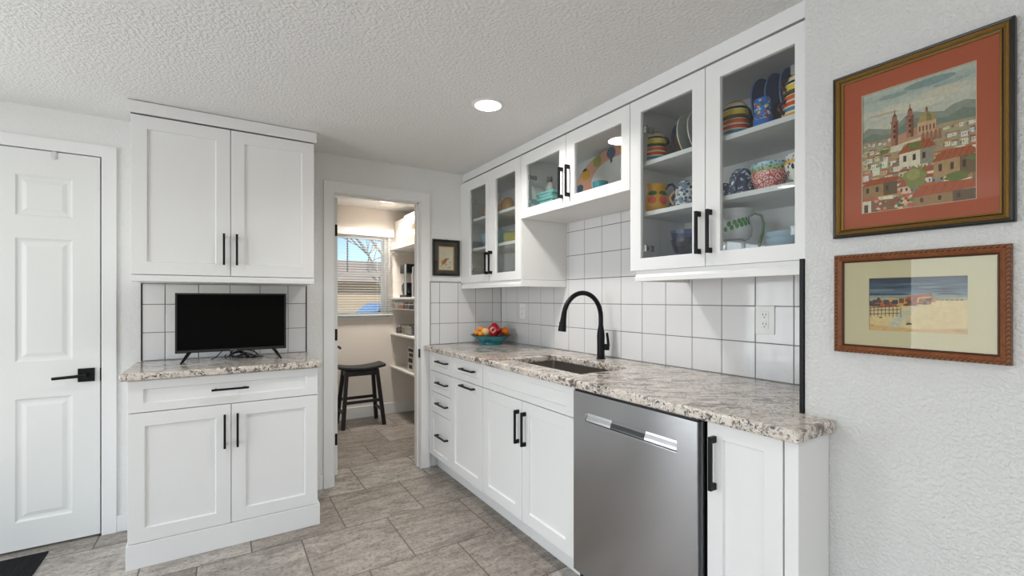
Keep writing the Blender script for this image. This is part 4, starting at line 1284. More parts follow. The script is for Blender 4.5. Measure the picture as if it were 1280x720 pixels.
for r_ in range(rows_):
    f = r_ / (rows_ - 1)
    t_ = .555 - .53 * f ** .9
    sz = .045 + .13 * f
    s = -.05 + R.uniform(0, .03)
    while s < 1:
        w_ = sz * R.uniform(.8, 1.3); h_ = sz * R.uniform(.42, .62)
        if not (r_ < 3 and .27 < s < .70): house(s, t_ + R.uniform(-.012, .012), w_, h_, L)
        s += w_ * R.uniform(.85, 1.15)
    if r_ % 2 == 1:
        for _ in range(5):
            gx, gy, gr = R.random(), t_ + R.uniform(-.01, .02), sz * R.uniform(.15, .32)
            P([(gx + gr * math.cos(a) * R.uniform(.8, 1.2), gy + gr * .5 * math.sin(a) * R.uniform(.8, 1.2)) for a in [2 * PI * k / 12 for k in range(12)]], jit(R.choice(['96A06A', 'AAB27C', '78865E']), R), L + 4)
    L += 5
    if r_ == 2:
        # the church
        LC = L
        P([(.28, .47), (.70, .50), (.70, .60), (.62, .64), (.45, .62), (.28, .575)], 'C79C80', LC)
        P([(.28, .47), (.55, .47), (.55, .545), (.28, .515)], 'E9DFCC', LC + 1)
        for cx_, base_, top_ in ((.315, .52, .80), (.455, .56, .815)):
            wd = .032
            P([(cx_ - wd, base_), (cx_ + wd, base_), (cx_ + wd, top_ - .09), (cx_ - wd, top_ - .09)], 'B07A66', LC + 2)
            P([(cx_ + wd * .2, base_), (cx_ + wd, base_), (cx_ + wd, top_ - .09), (cx_ + wd * .2, top_ - .09)], '8A5A4C', LC + 3)
            P([(cx_ - wd * 1.25, top_ - .095), (cx_ + wd * 1.25, top_ - .095), (cx_ + wd * 1.25, top_ - .083), (cx_ - wd * 1.25, top_ - .083)], '94685A', LC + 4)
            P([(cx_ - wd * .8, top_ - .083), (cx_ + wd * .8, top_ - .083), (cx_ + wd * .7, top_ - .045), (cx_ - wd * .7, top_ - .045)], 'A9766A', LC + 3)
            P([(cx_ - wd * .7, top_ - .045), (cx_ + wd * .7, top_ - .045), (cx_, top_ - .012)], '7E5548', LC + 4)
            P([(cx_ - .004, top_ - .02), (cx_ + .004, top_ - .02), (cx_ + .003, top_ + .008), (cx_ - .003, top_ + .008)], '5A4038', LC + 5)
            for wy in (.045, .085, .13):
                P([(cx_ - .010, top_ - .09 - wy), (cx_ + .008, top_ - .09 - wy), (cx_ + .008, top_ - .065 - wy), (cx_ - .010, top_ - .065 - wy)], '5A3A32', LC + 5)
        P([(.52, .56), (.68, .56), (.68, .655), (.52, .655)], 'D9B394', LC + 2)
        P([(.60 + .075 * math.cos(a), .655 + .075 * math.sin(a)) for a in [PI * k / 12 for k in range(13)]], 'B7A070', LC + 3)
        P([(.60 + .045 * math.cos(a), .655 + .072 * math.sin(a)) for a in [PI / 2 * k / 8 for k in range(9)]] + [(.60, .655)], '8A8A60', LC + 4)
        P([(.588, .728), (.612, .728), (.612, .752), (.588, .752)], 'A0705A', LC + 5)
        P([(.590, .752), (.610, .752), (.600, .772)], '7A5040', LC + 6)
        for k in range(5):
            P([(.535 + .03 * k, .585), (.548 + .03 * k, .585), (.548 + .03 * k, .625), (.535 + .03 * k, .625)], '7A5444', LC + 5)
        for k in range(5):
            P([(.57 + .035 * k + .016 * math.cos(a), .50 + .05 * math.sin(a) * 1.6) for a in [PI * j / 8 for j in range(9)]], 'A87460', LC + 6)
        L += 8
# large near buildings
def roof_house(s0, s1, t0, t1, rt, wall, roof, L):
    P([(s0, t0), (s1, t0), (s1, t1), (s0, t1)], wall, L)
    P([(s0 + (s1 - s0) * .62, t0), (s1, t0), (s1, t1), (s0 + (s1 - s0) * .62, t1)], shade(wall, .66), L + 1)
    P([(s0 - .02, t1 - .012), (s1 + .02, t1 + .004), (s1 - .04, rt), (s0 + .07, rt)], roof, L + 2)
    for k in range(7):
        a = s0 + (s1 - s0) * k / 7
        P([(a, t1 - .008), (a + .006, t1 - .008), (a + .055, rt), (a + .048, rt)], shade(roof, .78), L + 3)
    for k in range(3):
        a = s0 + (s1 - s0) * (.12 + .28 * k)
        P([(a, t0 + (t1 - t0) * .35), (a + .028, t0 + (t1 - t0) * .35), (a + .028, t0 + (t1 - t0) * .75), (a, t0 + (t1 - t0) * .75)], '4A3528', L + 4)
roof_house(.36, .66, .33, .45, .515, 'EFE6D4', 'B86238', L)
roof_house(.66, 1.0, .20, .335, .40, 'BE9C74', 'B4603A', L + 5)
roof_house(0.0, .34, .13, .235, .275, 'A88660', 'B3582F', L + 5)
P([(.5 + .10 * math.cos(a) * (1 + .12 * math.sin(5 * a)), .235 + .085 * math.sin(a) * (1 + .14 * math.cos(7 * a))) for a in [2 * PI * k / 36 for k in range(36)]], '8E9458', L + 11)
P([(.485 + .06 * math.cos(a), .26 + .045 * math.sin(a)) for a in [2 * PI * k / 20 for k in range(20)]], 'A9A96E', L + 12)
roof_house(.48, 1.02, .0, .085, .155, 'A98660', 'BC5E34', L + 11)
P([(0, 0), (.09, 0), (.09, .10), (0, .10)], 'EFE8DA', L + 11)
P([(.02, 0), (.06, 0), (.06, .07), (.02, .07)], '5A4232', L + 12)
P([(.09, 0), (.34, 0), (.36, .09), (.09, .10)], '8C6A4C', L + 11)
for _ in range(46):
    gx, gy, gr = R.uniform(.13, .48), R.uniform(.0, .11), R.uniform(.008, .024)
    P([(gx + gr * math.cos(a), gy + gr * .7 * math.sin(a)) for a in [2 * PI * k / 8 for k in range(8)]], R.choice(['D2685E', 'E29A90', '6E8A4A', '4E6A3A', 'E8D8C8', 'C0483F']), L + 13 + R.choice([0, 1, 2]))
for cx1, cy1, rr1 in ((.85, .19, .10), (.97, .31, .05), (.50, .485, .07), (.22, .49, .05)):
    P([(cx1 + rr1 * math.cos(a) * (1 + .15 * math.sin(6 * a)), cy1 + rr1 * .36 * math.sin(a)) for a in [2 * PI * k / 24 for k in range(24)]], '76834A', L + 12)
mb.flush()
mb.build('painting', 'paint', pf)
MB(PT).box(oa0 + .0247, oa1 - .0247, .0102, .0112, oz0 + .0247, oz1 - .0247).build('glazing', 'picglass', pf)

# --- lower picture: village behind a dune
p2 = thing('framed_picture', (XP, .43, 1.1105), 'watercolour of a dune and low houses in a carved brown wooden frame', 'picture')
oa0, oa1, oz0, oz1 = .2587, .6022, 1.1105, 1.3800
q = NT('carved_wood')
v = q.co()
wv = q.n('ShaderNodeTexWave', Scale=62, Distortion=1.2, Detail=2)
wv.wave_type = 'BANDS'; wv.bands_direction = 'DIAGONAL'
q.l(v, wv.inputs['Vector'])
q.l(q.mix(.55, '744224', q.ramp(wv.outputs[0], [(.2, '462410'), (.8, '9A6438')])), q.b.inputs['Base Color'])
q.b.inputs['Roughness'].default_value = .4
q.bump(wv.outputs[0], .002, .8)
M['carved'] = q.m
q = NT('brown_wood')
v = q.co(scale=(1, 5, 5))
q.l(q.ramp(q.noise(v, 12, 5, .6, .8), [(.3, '6E3C20'), (.7, '8E5630')]), q.b.inputs['Base Color'])
q.b.inputs['Roughness'].default_value = .35
M['brownwood'] = q.m
ring_mould(PT, oa0, oa1, oz0, oz1, [(0, .0005), (0, .014), (.002, .020), (.006, .0215), (.0085, .019), (.0085, .0005)]).build('frame', 'carved', p2)
ring_mould(PT, oa0, oa1, oz0, oz1, [(.0086, .0005), (.0086, .0185), (.011, .0195), (.0165, .014), (.018, .0125), (.018, .0005)]).build('wood_band', 'brownwood', p2)
ring_mould(PT, oa0, oa1, oz0, oz1, [(.0181, .0005), (.0181, .0125), (.0200, .0135), (.0225, .010), (.0225, .0005)]).build('inner_lip', mat('dark_brown_wood', '4A2618', .35), p2, bevel=.0004)
MB(PT).frame(oa0 + .0226, oa1 - .0226, oz0 + .0226, oz1 - .0226, .3298, .5225, 1.1750, 1.3130, .002, .0076).build('mat_board', mat('sage_mat_board', 'D3CBAE', .9, spec=.2), p2)
mb, P = canvas(PT, .5225, .3298, 1.1750, 1.3130, .0045)
R = random.Random(4)
sk_ = ['C9BE94', 'C2BB98', 'AEB0A0', '93A0A2', '74899A', '5E768E', '4E6680', '3E5470', '34486A', '3A4C66', '2E3E5A', '2A3850']
for i in range(12):
    t0 = .50 + .5 * i / 12
    P([(0, t0), (1, t0), (1, t0 + .045), (0, t0 + .045)], sk_[i], 0)
P([(0, 0), (1, 0), (1, .51), (0, .51)], 'D9BE8C', 0)
for _ in range(26):
    cx1, cy1, rx = R.random(), R.uniform(.68, .98), R.uniform(.08, .28)
    P([(cx1 + rx * math.cos(a), cy1 + .018 * math.sin(a)) for a in [2 * PI * k / 12 for k in range(12)]], R.choice(['33486A', '56708C', '2B3A56', '6E8496', '465C78']), 1)
for _ in range(8):
    cx1, cy1, rx = R.uniform(.4, 1), R.uniform(.60, .70), R.uniform(.1, .25)
    P([(cx1 + rx * math.cos(a), cy1 + .02 * math.sin(a)) for a in [2 * PI * k / 12 for k in range(12)]], R.choice(['8E9A92', 'A9A88C', '76868E']), 1)
P([(0, .0), (0, .40), (.3, .44), (.55, .53), (.62, .555), (.7, .57), (1, .575), (1, 0)], 'E6CD9C', 2)
P([(.2, 0), (.3, .30), (.42, .48), (.55, .53), (.62, .555), (.7, .57), (1, .575), (1, 0)], 'E9D2A2', 3)
P([(.16, .0), (.22, .16), (.30, .30), (.42, .44), (.54, .50), (.48, .36), (.40, .18), (.30, .0)], 'DACFB2', 4)
P([(.22, .06), (.28, .22), (.38, .36), (.46, .42), (.40, .26), (.31, .06)], 'CDCBBC', 5)
P([(.0, .0), (.0, .12), (.5, .05), (1, .10), (1, 0)], 'E0B884', 4)
for k in range(80):
    s = R.uniform(-.02, .66); w_ = R.uniform(.03, .09)
    b_ = .50 + max(0, s - .3) * .16 + R.uniform(-.05, .03); h_ = R.uniform(.04, .10) * (1 + .3 * (s > .4 and s < .65))
    if b_ < .42 + .2 * max(0, s - .3): b_ = .44 + .2 * max(0, s - .3)
    P([(s, b_), (s + w_, b_), (s + w_ * .95, b_ + h_), (s + w_ * .08, b_ + h_)], R.choice(['A8623C', '8A4A2E', 'C98450', '5E3A2A', 'C2603A', '3E4450', 'D9A868', 'B0502E']), 5 + k % 6)
P([(.44, .64), (.66, .66), (.65, .69), (.46, .67)], 'C0563A', 12)
P([(.52, .60), (.66, .62), (.66, .65), (.53, .63)], 'E0B060', 12)
for k in range(7):
    s = .66 + .045 * k
    P([(s, .57), (s + .03, .575), (s + .025, .60), (s + .005, .597)], R.choice(['8A4A2E', '4A5A5E', 'B0703E']), 5)
for t_ in (.30, .37, .43):
    P([(0, t_), (.34, t_ + .03), (.34, t_ + .042), (0, t_ + .014)], '2C3644', 13)
for k in range(9):
    s = .01 + .042 * k
    P([(s, .26 + .02 * (k % 2)), (s + .007, .26), (s + .007, .45), (s, .45)], '28303C', 14)
for k in range(7):
    a = .3 + 2.5 * k / 6
    P([(.43, .13), (.435, .135), (.43 + .05 * math.cos(a), .13 + .09 * math.sin(a) + .01)], '2F3D46', 14)
P([(.40, .12), (.47, .13), (.46, .16), (.41, .15)], '3A4A52', 13)
P([(.11, .235), (.15, .24), (.14, .26), (.115, .258)], '4A3626', 13)
for k in range(9):
    s = .855 + .014 * k
    P([(s, .04 + .012 * (k % 3)), (s + .010, .045), (s + .008, .055 + .01 * (k % 2)), (s + .002, .05)], '3A3A38', 14)
P([(.02, .075), (.05, .08), (.05, .09), (.02, .085)], '3A3A38', 14)
mb.flush()
mb.build('painting', 'paint', p2)
MB(PT).box(oa0 + .0227, oa1 - .0227, .0090, .0098, oz0 + .0227, oz1 - .0227).build('glazing', 'picglass', p2)

# --- small dark frame beside the doorway
FT = faceY(YW)
p3 = thing('framed_picture', (1.446, YW, 1.433), 'small dark framed print hung between the pantry doorway and the corner cabinet', 'picture')
oa0, oa1, oz0, oz1 = 1.336, 1.558, 1.434, 1.710
ring_mould(FT, oa0, oa1, oz0, oz1, [(0, .0005), (0, .018), (.003, .021), (.014, .019), (.016, .014), (.016, .0005)]).build('frame', 'ebony', p3, bevel=.0008)
MB(FT).frame(oa0 + .0161, oa1 - .0161, oz0 + .0161, oz1 - .0161, 1.3815, 1.5135, 1.4745, 1.6615, .002, .0082).build('mat_board', mat('charcoal_mat', '4E4C4A', .85), p3)
ring_mould(FT, 1.3815, 1.5135, 1.4745, 1.6615, [(-.0001, .004), (-.0001, .0100), (.006, .0100), (.006, .004)]).build('gilt_fillet', mat('copper_fillet', 'B98A62', .5), p3)
mb, P = canvas(FT, 1.3875, 1.5075, 1.4805, 1.6555, .0045)
P([(0, 0), (1, 0), (1, 1), (0, 1)], 'ECE6DA', 0)
def ell(cx1, cy1, rx, ry, c_, L, rot_=0, n=20):
    P([(cx1 + rx * math.cos(a) * math.cos(rot_) - ry * math.sin(a) * math.sin(rot_), cy1 + rx * math.cos(a) * math.sin(rot_) + ry * math.sin(a) * math.cos(rot_)) for a in [2 * PI * k / n for k in range(n)]], c_, L)
ell(.36, .34, .20, .10, 'C98A3E', 2, .5)
ell(.44, .40, .10, .08, 'B8772E', 3, .3)
ell(.54, .47, .055, .045, '8A5224', 3)
ell(.19, .37, .05, .02, 'D8A05A', 2, .4)
ell(.17, .16, .06, .02, 'C98A3E', 2)
ell(.50, .22, .05, .02, '8A5A3A', 2)
ell(.78, .34, .04, .025, '3E4A4A', 2)
ell(.72, .11, .05, .022, '3A4650', 2)
P([(.60, .40), (.63, .40), (.68, .52), (.65, .53)], '4A3A30', 3)
for k in range(14):
    ell(.36 + .20 * math.cos(k * 2.4) * (k / 14), .70 + .09 * math.sin(k * 2.4) * (k / 14 + .2), .018, .008, random.choice(['C9B48A', 'B8B89A', 'D8C4A0']), 2)
mb.flush()
mb.build('print', 'paint', p3)
MB(FT).box(oa0 + .0162, oa1 - .0162, .0104, .0112, oz0 + .0162, oz1 - .0162).build('glazing', 'picglass', p3)
MB(FT).tube([FT((1.446, .008, 1.709)), FT((1.447, .008, 1.7175)), FT((1.449, .008, 1.709))], .0015, 6) if False else None
hg = MB().tube([(1.441, YW - .010, 1.7105), (1.444, YW - .010, 1.716), (1.447, YW - .010, 1.718), (1.450, YW - .010, 1.716), (1.453, YW - .010, 1.7105)], .0013, 6)
hg.build('hanger_ring', 'chrome', p3)

# ------------------------------------------------------------------ pantry
st = thing('saddle_stool', (1.165, 4.69, 0), 'black wooden saddle-seat stool standing in the pantry under the window', 'stool')
rs = []
n = 15
for i in range(n):
    x = .938 + (1.388 - .938) * i / (n - 1)
    f = (i / (n - 1) - .5) * 2
    zt = .586 + .026 * f * f
    rs.append([(x, 4.560, zt - .030), (x, 4.550, zt - .018), (x, 4.552, zt - .002), (x, 4.568, zt), (x, 4.772, zt), (x, 4.788, zt - .002), (x, 4.790, zt - .018), (x, 4.780, zt - .030)])
MB().rings(rs).build('seat', 'stooln', st, bevel=.002, smooth=True)
LEG = [((1.020, 4.595), (.975, 4.555)), ((1.310, 4.595), (1.372, 4.555)), ((1.020, 4.750), (.975, 4.835)), ((1.310, 4.750), (1.372, 4.835))]
for (tx, ty), (bx, by) in LEG:
    w_ = .0175
    MB().rings([[(bx - w_, by - w_, 0), (bx + w_, by - w_, 0), (bx + w_, by + w_, 0), (bx - w_, by + w_, 0)],
                [(tx - w_, ty - w_, .562), (tx + w_, ty - w_, .562), (tx + w_, ty + w_, .562), (tx - w_, ty + w_, .562)]]).build('leg', 'stooln', st, bevel=.002)
def at_leg(k, z):
    (tx, ty), (bx, by) = LEG[k]
    f = z / .562
    return bx + (tx - bx) * f, by + (ty - by) * f
for k0, k1, z, nm in ((0, 1, .250, 'stretcher'), (2, 3, .250, 'stretcher'), (0, 2, .150, 'stretcher'), (1, 3, .150, 'stretcher'), (0, 1, .528, 'apron'), (2, 3, .528, 'apron'), (0, 2, .528, 'apron'), (1, 3, .528, 'apron')):
    (xa, ya), (xb, yb_) = at_leg(k0, z), at_leg(k1, z)
    hh = .014 if nm == 'stretcher' else .026
    d = .009
    if abs(xa - xb) > abs(ya - yb_):
        MB().box(xa + .01, xb - .01, (ya + yb_) / 2 - d, (ya + yb_) / 2 + d, z - hh, z + hh).build(nm, 'stooln', st, bevel=.002)
    else:
        MB().box((xa + xb) / 2 - d, (xa + xb) / 2 + d, ya + .01, yb_ - .01, z - hh, z + hh).build(nm, 'stooln', st, bevel=.002)

# window
w1 = struct(MB(lambda p: (p[0], PY1 - p[1], p[2])).frame(WX0, WX1, WZ0, WZ1, WX0 + .032, WX1 - .028, WZ0 + .02, WZ1 - .03, -.12, -.03).build('window_1', 'trim'))
TW = lambda p: (p[0], PY1 - p[1], p[2])
MB(TW).frame(WX0 + .033, WX1 - .029, 1.515, WZ1 - .031, WX0 + .052, 1.489, 1.548, WZ1 - .045, -.11, -.080).build('upper_sash', 'trim', w1)
MB(TW).frame(WX0 + .033, WX1 - .029, WZ0 + .021, 1.545, WX0 + .060, 1.474, WZ0 + .045, 1.502, -.078, -.045).build('lower_sash', 'trim', w1)
MB(TW).box(1.119, 1.133, -.100, -.088, 1.549, WZ1 - .046).build('muntin', mat('muntin_grey', '8E9498', .5), w1)
MB(TW).box(WX0 + .050, 1.4905, -.096, -.093, 1.546, WZ1 - .043).build('pane', 'pane', w1)
MB(TW).box(WX0 + .058, 1.4755, -.064, -.061, WZ0 + .043, 1.504).build('pane', 'pane', w1)
MB(TW).box(WX0 - .03, WX1 + .045, -.029, .014, WZ0 - .024, WZ0 - .001).build('sill', 'trim', w1, bevel=.003)
wb = thing('window_blind', (1.115, PY1 - .03, 1.11), 'white horizontal blind with open slats hanging over the pantry window', 'blind')
sl = MB()
z = 1.108
while z < 1.925:
    y0, y1 = PY1 - .045, PY1 - .019
    ym = (y0 + y1) / 2
    sl.rings([[(x, y0, z - .0012), (x, ym, z + .0006), (x, y1, z), (x, y1, z + .0022), (x, ym, z + .0028), (x, y0, z + .001)] for x in (.665, 1.572)])
    z += .0262
sl.build('slats', 'trim', wb)
MB().box(.655, 1.578, PY1 - .070, PY1 - .0005, 1.925, 2.000).build('valance', 'trim', wb, bevel=.003)
MB().box(.665, 1.572, PY1 - .050, PY1 - .016, 1.080, 1.096).build('bottom_rail', 'trim', wb, bevel=.002)
for x in (.86, 1.40):
    MB().tube([(x, PY1 - .0535, 1.09), (x, PY1 - .0535, 1.93)], .0012, 6).build('cord', 'trim', wb)
MB().tube([(1.525, PY1 - .073, 1.93), (1.526, PY1 - .075, 1.56)], .003, 6).build('wand', 'trim', wb)

# shelves along the right wall of the pantry
for z, lb_ in ((1.808, 'highest'), (1.2735, 'second highest'), (.886, 'third highest'), (.526, 'lowest')):
    sh = thing('pantry_shelf', (1.73, 4.2, z - .02), lb_ + ' of the white pantry shelves along the right wall', 'shelf')
    MB().box(1.560, PX1 - .001, 3.60, PY1 - .001, z - .020, z).build('board', 'shelfwhite', sh, bevel=.003)
    MB().box(1.605, PX1 - .001, PY1 - .020, PY1 - .001, z - .062, z - .0205).build('cleat', 'shelfwhite', sh)
# storage boxes on the top shelf
bx = thing('storage_box', (1.73, 4.78, 1.8085), 'white ribbed storage box on the highest pantry shelf, nearest the window wall', 'box')
b = MB()
b.box(1.603, 1.85, 4.640, 4.925, 1.809, 2.105)
for k in range(14):
    z = 1.818 + k * .0205
    b.box(1.5985, 1.6035, 4.642, 4.923, z, z + .015)
b.build('body', 'shelfwhite', bx, bevel=.002)
bx2 = thing('file_box', (1.73, 4.45, 1.8085), 'white open-fronted box with brown paper inside on the highest pantry shelf', 'box')
MB().box(1.60, 1.85, 4.250, 4.262, 1.809, 2.12).box(1.60, 1.85, 4.612, 4.624, 1.809, 2.12).box(1.60, 1.85, 4.262, 4.612, 1.809, 1.819).box(1.84, 1.85, 4.262, 4.612, 1.819, 2.12)\
    .prism([(4.262, 1.98), (4.36, 2.02), (4.44, 1.99), (4.52, 2.04), (4.612, 2.09), (4.612, 2.12), (4.262, 2.12)], 0, 1.60, 1.61).build('body', 'shelfwhite', bx2)
tag(MB().box(1.625, 1.82, 4.275, 4.600, 1.8195, 1.895).build('paper_stack', mat('tan_paper', 'D8A070', .8), loc=(1.72, 4.43, 1.8195), bevel=.004), 'tan paper bundle lying low inside the open white box', 'paper')
tag(MB().prism([(4.28, 1.8955), (4.59, 1.8955), (4.59, 1.945), (4.42, 1.965), (4.28, 1.92)], 0, 1.63, 1.81).build('paper_bag', mat('cream_paper', 'E8CFA0', .8), loc=(1.72, 4.43, 1.8955), bevel=.004), 'cream paper bag on the tan bundle inside the open white box', 'bag')
# coffee maker
cm = thing('coffee_maker', (1.71, 4.75, 1.2735), 'black and steel coffee maker with a glass jug on the second pantry shelf', 'coffee maker')
MB().box(1.620, 1.83, 4.61, 4.82, 1.274, 1.300).build('base', 'blackp', cm, bevel=.004)
MB().box(1.745, 1.83, 4.61, 4.82, 1.3005, 1.53).build('column', M['satin'], cm, bevel=.003)
MB().box(1.625, 1.83, 4.61, 4.82, 1.5305, 1.625).build('brew_head', 'blackp', cm, bevel=.005)
MB().box(1.618, 1.6248, 4.615, 4.665, 1.3005, 1.62).build('steel_plate', M['satin'], cm, bevel=.001)
jg = MB().lathe([(0, .002), (.052, 0), (.060, .015), (.060, .08), (.045, .115), (.047, .13), (.044, .13), (.042, .115), (.056, .08), (.056, .015), (0, .006)], (1.683, 4.730, 1.3005), 28).build('glass_jug', mat('dark_coffee_glass', '23201F', .1, coat=.5), cm, smooth=True)
MB().tube([(1.683 - .0, 4.792, 1.418), (1.670, 4.822, 1.425), (1.662, 4.850, 1.400), (1.662, 4.850, 1.345), (1.672, 4.832, 1.318)], .009, 8).build('handle', 'blackp', jg, smooth=True)
tag(MB().lathe([(0, 0), (.048, 0), (.048, .008), (.044, .31), (.02, .325), (0, .325)], (1.69, 4.50, 1.2742), 28).build('steel_canister', M['satin'], loc=(1.69, 4.50, 1.2742), smooth=True),
    'tall brushed steel canister right of the coffee maker on the second pantry shelf', 'canister')
# wire basket under the second shelf with small jars
M['wire'] = mat('white_wire', 'E9E9E6', .4)
M['cwire'] = mat('chrome_wire', 'C9C9CB', .25, 1)
wbk = MB()
for z in (1.150, 1.200, 1.247):
    wbk.tube([(1.568, 4.92, z), (1.568, 4.10, z)], .0022, 6)
    wbk.tube([(1.86, 4.92, z), (1.86, 4.10, z)], .0022, 6)
    for y in (4.10, 4.92): wbk.tube([(1.568, y, z), (1.86, y, z)], .0022, 6)
for k in range(28):
    y = 4.10 + .82 * k / 27
    wbk.tube([(1.568, y, 1.252), (1.568, y, 1.150), (1.86, y, 1.150), (1.86, y, 1.252)], .0014, 5)
tag(wbk.build('under_shelf_basket', 'wire', loc=(1.71, 4.5, 1.15)), 'white wire basket hung under the second pantry shelf', 'basket')
def jar(x, y, z, r, h_, c, label, cat='jar', lid='blackp', group=None):
    root = thing('jar', (x, y, z), label, cat, group)
    MB().lathe([(0, .001), (r * .9, 0), (r, .004), (r, h_ * .72), (r * .75, h_ * .80), (0, h_ * .80)], (x, y, z), 18).build('body', c if not isinstance(c, str) else mat('jar_' + c, c, .3, coat=.3), root, smooth=True)
    MB().lathe([(0, h_ * .803), (r * .82, h_ * .803), (r * .82, h_ - .001), (r * .78, h_), (0, h_)], (x, y, z), 18).build('lid', lid, root, smooth=True)
for y, c, w_l in ((4.865, 'EBD9CF', 'pale pink'), (4.775, 'E2B6A0', 'peach'), (4.685, 'E08A5E', 'orange'), (4.600, '5A463E', 'dark brown'), (4.520, '8A5A4A', 'reddish brown'), (4.44, '3E332F', 'almost black')):
    jar(1.610, y, 1.1525, .026, .070, c, w_l + ' jar standing in the white wire basket under the shelf', lid='trim' if c[0] == 'E' else 'blackp')
# chrome basket and goods on the third shelf
cbk = MB()
for z, e in ((.892, 0), (.935, .006), (.980, .012)):
    cbk.tube([(1.585 - e, 4.74, z), (1.585 - e, 4.40, z), (1.82 + e, 4.40, z), (1.82 + e, 4.74, z)], .0026 if z > .97 else .0018, 6, closed=True)
for k in range(12):
    y = 4.40 + .34 * k / 11
    cbk.tube([(1.573, y, .980), (1.585, y, .892), (1.82, y, .892), (1.832, y, .980)], .0015, 5)
tag(cbk.build('chrome_basket', 'cwire', loc=(1.70, 4.57, .889)), 'chrome wire basket on the third pantry shelf', 'basket')
jar(1.615, 4.825, .8875, .028, .085, '4A4543', 'dark jar left of the chrome basket on the third pantry shelf', lid='cwire')
jar(1.635, 4.68, .8965, .030, .080, 'A09A90', 'grey jar at the left inside the chrome basket', lid='cwire')
jar(1.635, 4.60, .8965, .030, .085, 'C8C29A', 'pale yellow jar in the middle of the chrome basket', lid='cwire')
jar(1.635, 4.52, .8965, .030, .080, 'B0B4B6', 'silvery jar inside the chrome basket beside the pale yellow one', lid='cwire')
bg2 = MB()
rs = []
for z, wd, dp in ((.8975, .085, .035), (.96, .100, .045), (1.02, .095, .040), (1.05, .085, .024), (1.066, .080, .006)):
    rs.append([(1.755 + dp * math.cos(a) * (1 + .06 * math.sin(3 * a)), 4.58 + wd * math.sin(a) * (1 + .05 * math.cos(5 * a)), z + .004 * math.sin(4 * a)) for a in [2 * PI * k / 24 for k in range(24)]])
tag(bg2.rings(rs).build('blue_bag', mat('dark_blue_foil', '35496E', .35), loc=(1.755, 4.58, .8975), smooth=True), 'dark blue snack bag standing at the back of the chrome basket', 'bag')
# carton on the lowest shelf
ctn = thing('carton', (1.64, 4.37, .527), 'tall white carton with dark printed blocks on the lowest pantry shelf', 'carton')
MB().box(1.59, 1.70, 4.30, 4.48, .527, .775).build('box', mat('carton_white', 'D8D4CE', .6), ctn, bevel=.001)
pb = MB(faceX(1.59))
for k, (z0, z1) in enumerate(((.73, .76), (.68, .715), (.62, .665), (.56, .60))):
    pb.box(4.32 + .01 * k, 4.46 - .02 * (k % 2), .0002, .0006, z0, z1)
pb.build('printed_blocks', mat('print_black', '3A3331', .7), ctn)

# ------------------------------------------------------------------ doormat
dm_ = MB()
dm_.box(-1.35, -.728, 2.70, 3.151, .0005, .006)
for k in range(60):
    x = -1.335 + k * .0101
    dm_.box(x, x + .006, 2.712, 3.139, .006, .0095)
tag(dm_.build('doormat', textured_wall('charcoal_mat_fibre', '2A2A2D', 420, .003, .95), loc=(-1.04, 2.93, .0005)), 'charcoal ribbed doormat in front of the white panel door', 'doormat')

# ------------------------------------------------------------------ outside the pantry window
gq = NT('winter_lawn')
gv = gq.co()
gq.l(gq.ramp(gq.noise(gv, 3, 5), [(.35, '8C8468'), (.6, 'B3A98A')]), gq.b.inputs['Base Color'])
gq.b.inputs['Roughness'].default_value = .95
M['lawn'] = gq.m
GZ = -.22
g_ = MB().box(-30, 40, 5.3, 70, -.55, GZ).build('yard_ground', 'lawn')
g_['kind'] = 'structure'
hs = thing('neighbour_house', (8.5, 24, GZ), 'tan neighbouring house with a brown roof seen through the lower window sash', 'house')
MB().box(3.0, 14.0, 22.0, 29, GZ, 2.05).build('wall', mat('tan_siding', 'BDA68A', .8), hs)
MB().rings([[(2.4, 21.4, 2.05), (14.6, 21.4, 2.05), (14.6, 29.6, 2.05), (2.4, 29.6, 2.05)], [(3.4, 25.3, 3.3), (13.6, 25.3, 3.3), (13.6, 25.7, 3.3), (3.4, 25.7, 3.3)]]).build('roof', mat('brown_shingle', 'A8988A', .9), hs)
for x in (7.2, 10.5, 12.4):
    MB().box(x, x + 1.1, 21.93, 21.995, .9, 1.75).build('window', mat('dark_glass_far', '75828C', .2) if x == 7.2 else bpy.data.materials['dark_glass_far'], hs)
fc = thing('board_fence', (4, 17, GZ), 'weathered board fence in the yard behind the parked blue car', 'fence')
fb_ = MB()
for k in range(72):
    x = -1 + k * .152
    fb_.box(x, x + .14, 17.0, 17.025, GZ, .95 + .03 * (k % 3))
fb_.build('boards', textured_wall('weathered_wood', 'C2B094', 20, .002, .9), fc)
CX = -.45
car = thing('parked_car', (4.6 + CX, 14.2, GZ), 'blue parked car seen through the bottom of the pantry window', 'car')
body = [(2.55, .25), (2.50, .70), (3.0, .86), (3.9, .92), (4.45, 1.36), (5.9, 1.38), (6.6, .98), (7.0, .92), (7.05, .35), (6.9, .22), (2.7, .22)]
MB().prism([(x + CX, z + GZ) for x, z in body], 1, 13.4, 15.1).build('body', mat('blue_paint', '5E88B8', .25, coat=.8), car, bevel=.06, seg=3)
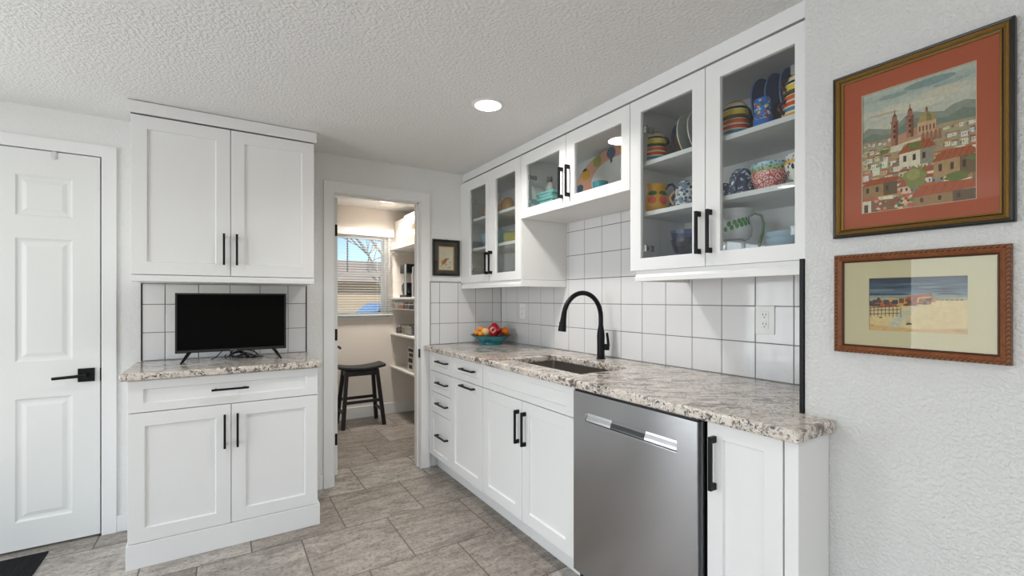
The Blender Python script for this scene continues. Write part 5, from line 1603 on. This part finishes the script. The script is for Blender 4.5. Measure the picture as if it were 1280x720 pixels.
for pts in ([(4.08, .95), (4.52, 1.30), (5.15, 1.31), (5.15, .96)], [(5.22, .96), (5.22, 1.31), (5.82, 1.31), (6.35, .98)]):
    MB().prism([(x + CX, z + GZ) for x, z in pts], 1, 13.388, 13.41).build('side_window', mat('car_glass', '20262C', .1), car)
for x in (3.3 + CX, 6.2 + CX):
    MB().tube([(x, 13.36, GZ + .31), (x, 13.60, GZ + .31)], .31, 24).build('wheel', mat('tyre', '1A1A1A', .8), car)
bark = textured_wall('pale_bark', '9C9184', 9, .01, .9)
bark2 = textured_wall('dark_bark', '6B6056', 9, .01, .9)
def bare_tree(x, y, h_, seed, label, m, spread=.55, depth=5, lean=0.0):
    R = random.Random(seed)
    root = thing('bare_tree', (x, y, GZ), label, 'tree')
    tr = MB(); br = MB()
    def grow(p, d, ln, r, k):
        pts = [p]
        for i in range(3):
            d = (d + Vector((R.uniform(-.16, .16), R.uniform(-.16, .16), R.uniform(-.05, .12)))).normalized()
            p = p + d * ln / 3
            pts.append(p)
        (tr if k == 0 else br).tube([tuple(v_) for v_ in pts], [r, r * .88, r * .78, r * .66], 6 if k > 1 else 10)
        if k >= depth: return
        for _ in range(3 if k < 4 else 2):
            dd = (d + Vector((R.uniform(-1, 1), R.uniform(-1, 1), R.uniform(-.25, .6))) * spread * 1.3).normalized()
            grow(p, dd, ln * R.uniform(.62, .82), r * .6, k + 1)
    grow(Vector((x, y, GZ)), Vector((lean, 0, 1)).normalized(), h_, h_ * .038, 0)
    tr.build('trunk', m, root, smooth=True)
    br.build('branches', m, root, smooth=True)
bare_tree(3.6, 10.6, 1.5, 3, 'pale bare tree with spreading branches just outside the pantry window', bark, .62, 6)
bare_tree(6.6, 16.4, 2.0, 8, 'bare tree standing between the parked car and the fence', bark, .60, 5)
bare_tree(1.5, 8.2, 1.4, 21, 'dark bare tree close to the left side of the pantry window', bark2, .5, 5, .05)
bare_tree(6.2, 19.0, 2.8, 5, 'tall bare tree by the board fence', bark, .6, 5)
bare_tree(1.2, 13.6, 1.2, 31, 'small pale bare tree at the left of the pantry window view', bark, .7, 6)
bare_tree(10.6, 20.8, 2.2, 44, 'bare tree rising in front of the tan house roof', bark, .65, 6)
